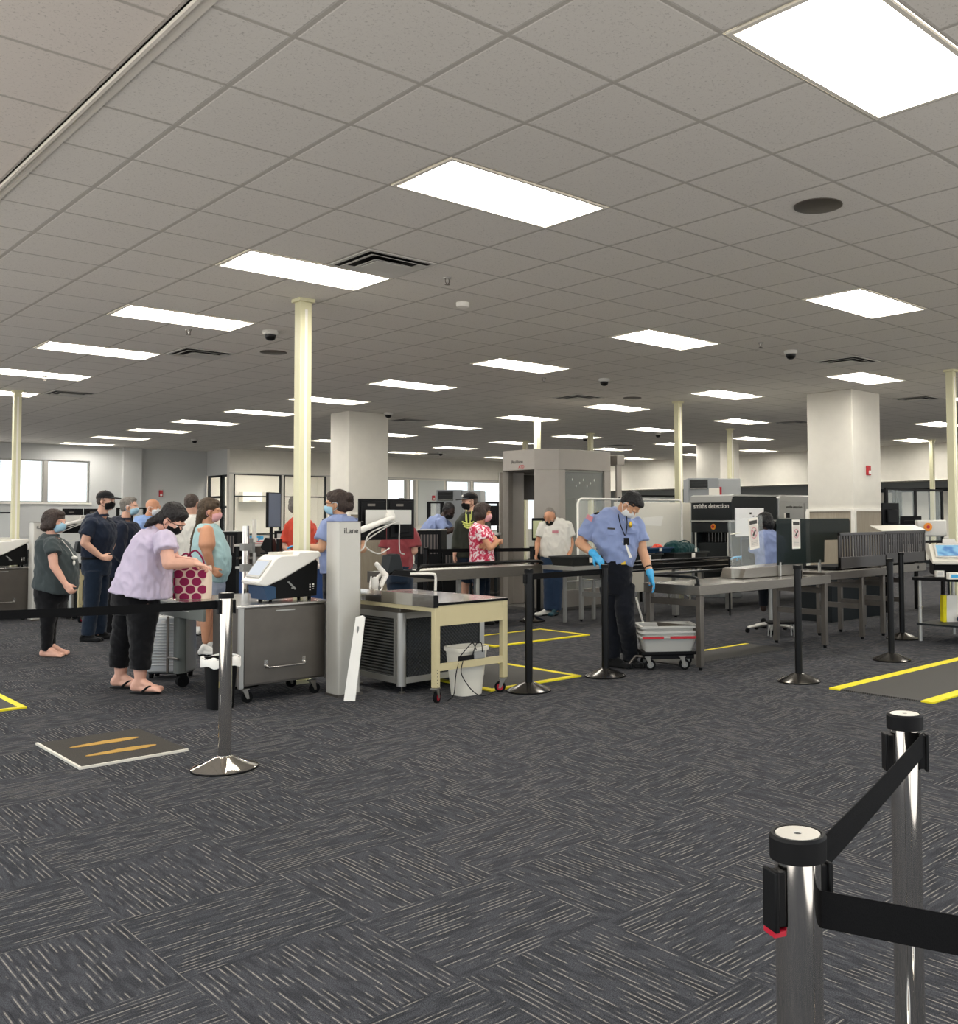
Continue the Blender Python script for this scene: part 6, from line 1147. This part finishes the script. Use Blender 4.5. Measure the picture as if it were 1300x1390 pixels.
# --- 10 person in maroon, head behind the monitors
f = Fig('person in a maroon shirt with raised forearms, head hidden behind the two monitors', 543, 842, 10.6, vox=.010)
f.head(545, 692, 90, 15, neck=(545, 712, 0)); f.hair('hair_brown', 'short'); f.loft(f.body, [(543, 722, 13, .12), (543, 765, 12, .12)])
f.arm((527, 726, 0), (522, 750, -.02), (531, 738, .18), curl=.6, palm=RV); f.arm((558, 726, 0), (562, 748, -.02), (556, 736, .18), curl=.6, palm=-RV)
shirt(f, 'maroon', [(545, 708, 7, .07), (545, 714, 14, .11), (543, 728, 19, .14), (543, 750, 17, .14), (542, 772, 17, .14)], [((528, 725, 0), (523, 744, -.02), .075, .082), ((558, 725, 0), (562, 743, -.02), .075, .082)])
legpair(f, 'jean', (537, 785, 0), (537, 812, 0), (537, 835, 0), (549, 785, 0), (549, 812, 0), (549, 835, 0), [(543, 768, 16, .14), (543, 790, 16, .14)], (.1, .08, .07), vox=.012); f.shoe((537, 836, 0), 90, 'shoe_black'); f.shoe((549, 836, 0), 90, 'shoe_black'); f.done()
# --- 11 leaning officer
f = Fig('officer in light blue leaning over a counter left of the hooded man', 590, 826, 14.9, vox=.009, skin='skin_dark')
f.head(609, 694, -30, 35, neck=(600, 703, 0), sc=1.04); f.mask('mask_black'); f.hair('hair_black', 'buzz'); f.loft(f.body, [(598, 707, 9, .14), (588, 722, 13, .14), (580, 745, 14, .14)])
f.arm((598, 711, -.18), (607, 722, -.2), (622, 716, -.1), tip=f.dirv(0, 0), palm=Vector((0, 0, -1)), curl=.4); f.arm((604, 709, .15), (612, 720, .15), (624, 715, .05), tip=f.dirv(0, 0), palm=Vector((0, 0, -1)), curl=.4)
shirt(f, 'uniform', [(601, 701, 5, .07), (599, 704, 9, .14), (594, 710, 13, .19), (587, 720, 15, .19), (580, 732, 16, .18), (577, 748, 15, .17)], [((597, 710, -.16), (604, 719, -.19), .075, .075), ((603, 709, .14), (610, 717, .15), .07, .07)], name='uniform_shirt')
legpair(f, 'uniform_trouser', (577, 762, -.1), (583, 790, -.1), (584, 818, -.1), (577, 762, .1), (585, 790, .1), (588, 818, .1), [(577, 744, 14, .17), (577, 765, 14, .17)], (.1, .08, .07), vox=.012); f.shoe((584, 820, -.1), 0, 'shoe_black'); f.shoe((588, 820, .1), 0, 'shoe_black'); f.done()
# --- 12 man in hoodie
f = Fig('man in a black cap and dark hooded sweatshirt with a pale yellow print, arms hanging', 636, 842, 13.45, vox=.009)
f.head(637, 681, 215, 4, neck=(640, 698, 0), sc=1.10); f.mask('mask_black'); f.hair('hair_shave', 'buzz'); f.cap('mask_black'); f.loft(f.body, [(641, 706, 14, .13), (641, 750, 13, .13)])
f.arm((624, 712, -.04), (619, 736, -.04), (617, 752, -.10), curl=.5, palm=RV); f.arm((658, 712, .04), (662, 736, .05), (664, 756, .0), curl=.5, palm=-RV)
o = shirt(f, 'hoodie', [(640, 694, 9, .085), (640, 699, 16, .12), (641, 710, 22, .155), (641, 730, 21.5, .16), (640, 757, 21, .16)], [((625, 711, -.03), (620, 732, -.04), .08, .07), ((620, 732, -.04), (618, 746, -.09), .07, .052), ((657, 711, .03), (662, 732, .04), .08, .07), ((662, 732, .04), (664, 750, .0), .07, .052)], name='hoodie', wr=.006)
m = MB(); m.tube([f.p(633, 692, -.12), f.p(632, 698, -.165), f.p(632, 707, -.18)], .006, 6); m.tube([f.p(640, 692, -.12), f.p(640, 698, -.165), f.p(639, 706, -.18)], .006, 6); build('drawstring', m, 'lime', o)
m = MB()
for k, (a, b) in enumerate(((708, 18), (711, 15), (714, 12))): m.tube([f.p(635-b*.45, a, -.165), f.p(635, a+3, -.185), f.p(635+b*.45, a, -.165)], .011, 6, smooth=3)
m.tube([f.p(633, 698, -.175), f.p(634, 716, -.185)], .008, 6); m.tube([f.p(638, 698, -.175), f.p(638, 716, -.185)], .008, 6); build('print', m, 'lime', o)
m = MB(); m.ell(f.hp(.088, -.015, .075), (.008, .02, .018), f.R); f.add('cap_badge', m, 'white_plastic')
legpair(f, 'jean', (634, 768, -.0), (633, 785, -.0), (632, 790, -.0), (647, 768, .0), (647, 785, .0), (647, 790, 0), [(640, 752, 19, .15), (640, 772, 19, .15)], (.11, .10, .10), name='shorts', vox=.012)
f.leg((633, 780, 0), (631, 796, 0), (630, 826, 0)); f.leg((647, 780, 0), (647, 796, 0), (647, 826, 0)); f.shoe((630, 828, 0), 215, 'shoe_white'); f.shoe((647, 828, 0), 215, 'shoe_black'); f.done()
# --- 13 woman in red print
f = Fig('dark haired woman in a red and white print top with folded arms', 654, 847, 12.95, vox=.008, skin='skin_tan')
f.head(656, 697, -5, 0, neck=(652, 712, 0), sc=1.06); f.mask('mask_pink'); f.hair('hair_curl', 'bob'); f.loft(f.body, [(652, 720, 9, .13), (653, 750, 10, .12), (653, 770, 11, .12)])
f.arm((652, 722, -.17), (665, 744, -.22), (676, 735, -.10), r=(.05, .042, .04, .028), tip=f.dirv(60, 0), palm=-RV, curl=.6); f.arm((660, 721, .16), (675, 736, .1), (662, 741, -.15), r=(.048, .04, .038, .027), tip=f.dirv(200, 0), palm=-DV, curl=.6)
shirt(f, 'red_print', [(651, 711, 7, .07), (650, 715, 12, .15), (652, 725, 16, .185), (654, 740, 16.5, .18), (654, 752, 16, .18), (654, 763, 17, .185)], [((652, 721, -.155), (657, 733, -.19), .07, .075), ((659, 721, .14), (667, 730, .14), .065, .065)], wr=.006)
m = MB(); m.tube([f.p(672, 737.5, -.135), f.p(674.5, 739, -.12)], .033, 12); f.add('wrist_band', m, 'lime')
legpair(f, 'jean', (651, 776, -.09), (650, 808, -.09), (650, 836, -.09), (656, 776, .09), (657, 808, .09), (658, 836, .09), [(654, 760, 14.5, .17), (654, 778, 15, .16)], (.095, .075, .068), vox=.011); f.shoe((650, 838, -.09), -5, 'shoe_black'); f.shoe((657, 838, .09), -5, 'shoe_black'); f.done()
# --- 14 man in white tee looking down
f = Fig('older man in a white t-shirt looking down in front of the body scanner', 750, 836, 14.1, vox=.008, skin='skin_tan')
f.head(746, 702, -95, 42, neck=(751, 709, .04), dy=-.10, sc=1.05); f.eyes(); f.mask('mask_black'); f.hair('hair_grey', 'balding', lambda m: [m.ell(f.hp(-.035, 0, .062), (.075, .07, .062), f.R)]); f.loft(f.body, [(753, 714, 15, .12), (754, 750, 13, .13)])
f.arm((737, 716, -.02), (730, 737, -.03), (727, 753, -.12), r=(.055, .045, .04, .03), curl=.5, palm=RV, tip=f.dirv(-80, 70)); f.arm((770, 716, .02), (775, 738, .02), (772, 754, -.12), r=(.055, .045, .04, .03), curl=.5, palm=-RV)
shirt(f, 'white_tee', [(750, 706, 7, .08), (752, 709, 14, .12), (754, 717, 20, .15), (754, 732, 21, .175), (754, 746, 21.5, .18), (752, 758, 19.5, .17)], [((738, 715, -.02), (733, 729, -.03), .085, .082), ((769, 715, .02), (774, 729, .02), .088, .085)], wr=.008, collar=(751, 707, .066, 0, Vector((-.1, -.3, 1)).normalized()))
m = MB(); c = f.p(754, 722, -.168); m.box(-.05, .04, -.004, .004, -.02, .02, R=Matrix.Rotation(-YAW, 3, 'Z'), o=c); f.add('chest_print', m, 'patch')
legpair(f, 'jean_blue', (746, 768, 0), (745, 800, 0), (744, 828, 0), (758, 768, 0), (756, 800, 0), (755, 828, 0), [(751, 752, 18, .155), (751, 768, 17.5, .15)], (.10, .078, .07), vox=.010); f.shoe((744, 829, 0), 215, 'shoe_white'); f.shoe((754, 830, 0), 250, 'shoe_teal'); f.done()
# --- 15 the officer
f = Fig('officer in light blue with blue gloves bending over the bin trolley, nearest officer', 840, 906, 9.2, vox=.0055, skin='skin_mid')
f.head(856, 685, -30, 62, neck=(842, 700, .03), dy=-.10, sc=1.04); f.eyes(); f.mask('mask_white'); f.hair('hair_black', 'short')
f.loft(f.body, [(841, 706, 17, .11), (840, 735, 19, .12), (838, 770, 15, .12)])
A, B, D = f.arm((802, 715, .0), (787, 737, .06), (806, 752, -.20), r=(.058, .05, .046, .031), tip=f.dirv(-8, 48), palm=f.dirv(100, 50), curl=.45, thumb=1)
m = MB(); f.hand(D, f.dirv(-8, 48), f.dirv(100, 50), .45, 1.09, mb=m, thumb=1); m.caps(D, D.lerp(B, .12), .036, .039); f.add('glove', m, 'glove', vox=.0045, sm=2, label='blue glove')
A2, B2, D2 = f.arm((866, 717, .03), (872, 748, -.02), (883, 780, -.16), r=(.056, .046, .043, .03), tip=f.dirv(-25, 72), palm=f.dirv(180, 0), curl=.3, thumb=-1)
m = MB(); f.hand(D2, f.dirv(-25, 72), f.dirv(180, 0), .3, 1.09, mb=m, thumb=-1); m.caps(D2, D2.lerp(B2, .12), .035, .038); f.add('glove', m, 'glove', vox=.0045, sm=2, label='blue glove')
m = MB(); v_ = (B2-D2).normalized(); m.cyl(D2+v_*.07, D2+v_*.10, .037, 18); f.add('watch', m, 'belt_black', bevel=.004)
o = shirt(f, 'uniform', [(842, 693, 9, .075, .03), (839, 698, 20, .115, .02), (835, 708, 32, .145, .01), (836, 724, 33, .16), (839, 740, 28, .17), (841, 754, 22.5, .165), (839, 765, 19, .15)], [((806, 711, .0), (795, 729, .035), .084, .092), ((863, 713, .02), (869, 735, .0), .078, .084)], name='uniform_shirt', wr=.017, vox=.007, wf=(9, 9, 7), collar=(843, 696, .066, .0, Vector((.25, -.3, .9)).normalized()))
for c, rz in (((813, 697.5, .0), .25),):
    p = f.p(*c); R = Matrix.Rotation(-YAW, 3, 'Z') @ Matrix.Rotation(-rz*.9, 3, 'Y'); m = MB(); m.box(-.05, .05, -.028, .028, .0, .02, R=R, o=p); e = f.add('epaulette', m, 'belt_black', bevel=.003); m = MB(); m.box(-.015, .02, -.016, .016, .02, .023, R=R, o=p); build('rank_bar', m, 'gold', e)
R = Matrix.Rotation(-YAW, 3, 'Z')
def stuck(name, px, py, w, h, mt, dy=-.172, rot=0, parent=None, rz=0., t_=.004):
    m = MB(); RR = R @ Matrix.Rotation(rz, 3, 'Z') @ Matrix.Rotation(rot, 3, 'Y'); m.box(-w/2, w/2, -t_/2, t_/2, -h/2, h/2, R=RR, o=f.p(px, py, dy)); return build(name, m, mt, parent or f.t, bevel=.0015)
stuck('name_plate', 829.5, 717.5, .07, .016, 'print_dark', -.165, .06); stuck('pocket_flap', 833, 725, .12, .022, 'uniform', -.170, .05); stuck('pocket_flap', 858, 722, .10, .022, 'uniform', -.158, -.1)
m = MB(); m.ell(f.p(855.5, 712, -.155), (.022, .012, .032)); f.add('badge', m, 'gold')
stuck('shoulder_patch', 800, 703, .07, .045, 'patch', -.088, .5, None, -.5, .006)
m = MB(); m.tube([f.p(839, 698, -.12), f.p(842, 712, -.168), f.p(848, 727, -.175)], .005, 6, smooth=4); m.tube([f.p(850, 699, -.12), f.p(851, 712, -.165), f.p(849, 727, -.175)], .005, 6, smooth=4); ly = f.add('lanyard', m, 'belt_black'); stuck('pass_card', 850, 735, .05, .07, 'black_plastic', -.185, 0, ly); m = MB(); m.prism([f.p(846, 732, -.18), f.p(851, 740, -.19), f.p(858, 757, -.2), f.p(854, 757, -.2)], DV*.004); build('white_tag', m, 'paper', ly)
for k, (x, y) in enumerate(((846, 706), (845.5, 722), (845, 736), (844, 750))): m = MB(); m.ell(f.p(x, y, -.17), (.005, .003, .005)); build('button', m, 'light_grey', o)
legpair(f, 'uniform_trouser', (828, 795, .0), (832, 842, .03), (832, 893, .02), (847, 795, .0), (848, 832, -.10), (856, 893, .06), [(839, 760, 18.5, .15), (838, 772, 20, .16), (837, 790, 20, .155), (837, 806, 18, .13)], (.104, .086, .072), wr=.008, vox=.008)
m = MB(); f.loft(m, [(839, 761, 19.6, .157), (839, 767, 19.9, .159)]); b_ = f.add('belt', m, 'belt_black'); m = MB(); m.box(-.02, .02, -.01, 0, -.015, .015, R=R, o=f.p(846, 764, -.15)); build('buckle', m, 'gold', b_)
f.shoe((831, 897, .0), -35, 'shoe_black', .28); f.shoe((853, 899, .06), -50, 'shoe_black', .28); f.done()
# --- 16 seated officer
f = Fig('seated dark haired officer in blue behind the clear acrylic guard, gloved hand on a tray', 1040, 838, 11.9, vox=.008, skin='skin_dark')
f.head(1037, 711, 150, 20, neck=(1040, 724, 0)); f.hair('hair_black', 'full'); f.mask('mask_black')
f.loft(f.body, [(1041, 732, 14, .12), (1043, 755, 14, .12), (1044, 785, 14, .13)])
A, B, D = f.arm((1025, 738, .0), (1024, 756, .06), (1010, 757, .16), tip=f.dirv(175, -5), palm=Vector((0, 0, -1)), curl=.3); m = MB(); f.hand(D, f.dirv(175, -5), Vector((0, 0, -1)), .3, 1.1, mb=m); m.caps(D, D.lerp(B, .2), .034, .036); f.add('glove', m, 'glove', vox=.006, sm=2, label='blue glove')
f.arm((1058, 738, .0), (1062, 760, .04), (1050, 772, .2), curl=.4, palm=RV)
shirt(f, 'uniform', [(1040, 719, 7, .07), (1040, 724, 14, .12), (1042, 735, 20, .15), (1044, 755, 19, .16), (1045, 782, 18, .16)], [((1027, 735, .0), (1024, 749, .04), .076, .08), ((1057, 735, .0), (1061, 750, .03), .076, .08)], name='uniform_shirt')
m = MB(); f.loft(m, [(1045, 776, 17, .16), (1044, 792, 18, .18)]); a1 = f.p(1038, 790, 0); 
for dx, sx in ((-8, -1), (8, 1)): m.tube([f.p(1045+dx*.6, 790, 0), f.p(1044+dx, 790, .42), f.p(1044+dx, 822, .45)], [.09, .075, .06], 14)
f.add('trousers', m, 'uniform_trouser', vox=.011, wr=.005)
for dx in (-8, 8): f.body.chain([f.p(1045+dx*.6, 790, 0), f.p(1044+dx, 790, .42), f.p(1044+dx, 826, .45)], [.07, .05, .04]); f.shoe((1044+dx, 822, .46), 90, 'shoe_black', ah=.09)
f.done()
# --- 17 far man in white
f = Fig('distant man in a white shirt and dark trousers seen behind the smoked screen', 1117, 800, 18.6, vox=.012)
f.head(1115, 683, 200, 10, neck=(1118, 694, 0)); f.hair('hair_dark', 'short'); f.loft(f.body, [(1119, 702, 8, .12), (1120, 730, 8, .12)])
f.arm((1112, 704, -.1), (1110, 718, -.14), (1108, 730, -.2), curl=.4); f.arm((1126, 704, .1), (1129, 718, .12), (1127, 730, .0), curl=.4)
shirt(f, 'white_tee', [(1118, 691, 4, .07), (1119, 694, 9, .13), (1119, 702, 11, .18), (1119, 718, 10.5, .17), (1119, 733, 10, .16)], [((1112, 701, -.1), (1110, 712, -.13), .08, .08), ((1126, 701, .1), (1128, 712, .12), .08, .08)], vox=.014)
legpair(f, 'navy', (1116, 745, -.05), (1116, 770, -.05), (1116, 794, -.05), (1123, 745, .05), (1123, 770, .05), (1123, 794, .05), [(1119, 730, 9.5, .15), (1119, 748, 9.5, .15)], (.1, .08, .07), vox=.014); f.shoe((1116, 796, -.05), 200, 'shoe_black'); f.shoe((1123, 796, .05), 200, 'shoe_black'); f.done()
# ------------------------------------------------------------------ light, camera
W = bpy.data.worlds.new('sky'); bpy.context.scene.world = W; W.use_nodes = True
nt = W.node_tree; bg = nt.nodes['Background']; tc = nt.nodes.new('ShaderNodeTexCoord'); sx = nt.nodes.new('ShaderNodeSeparateXYZ'); rp = nt.nodes.new('ShaderNodeValToRGB')
mr = nt.nodes.new('ShaderNodeMapRange'); mr.inputs['From Min'].default_value = -.05; mr.inputs['From Max'].default_value = .02
nt.links.new(tc.outputs['Generated'], sx.inputs[0]); nt.links.new(sx.outputs[2], mr.inputs['Value']); nt.links.new(mr.outputs[0], rp.inputs[0])   # warm lower half added to light the ceiling, bright sky above
rp.color_ramp.elements[0].color = (1, .955, .90, 1); rp.color_ramp.elements[1].color = (.80, .88, .95, 1); nt.links.new(rp.outputs[0], bg.inputs[0]); bg.inputs[1].default_value = 1.85
cd = bpy.data.cameras.new('camera'); cam = bpy.data.objects.new('camera', cd); C.objects.link(cam); bpy.context.scene.camera = cam
cd.sensor_fit = 'HORIZONTAL'; cd.sensor_width = 36; cd.lens = F/1300*36; cd.shift_x = (650-PX)/1300; cd.shift_y = (PY-695)/1300; cd.clip_start = .05; cd.clip_end = 200
fw = Vector((math.sin(YAW)*math.cos(PIT), math.cos(YAW)*math.cos(PIT), math.sin(PIT))); rt = Vector(RV); up = rt.cross(fw)
r2 = rt*math.cos(ROLL)+up*math.sin(ROLL); u2 = -rt*math.sin(ROLL)+up*math.cos(ROLL)
cam.matrix_world = Matrix(((r2.x, u2.x, -fw.x, 0), (r2.y, u2.y, -fw.y, 0), (r2.z, u2.z, -fw.z, EYE), (0, 0, 0, 1)))
S = bpy.context.scene; S.view_settings.view_transform = 'Standard'; S.view_settings.look = 'None'; S.view_settings.exposure = 0.0; S.view_settings.gamma = 1; S.view_settings.use_curve_mapping = False
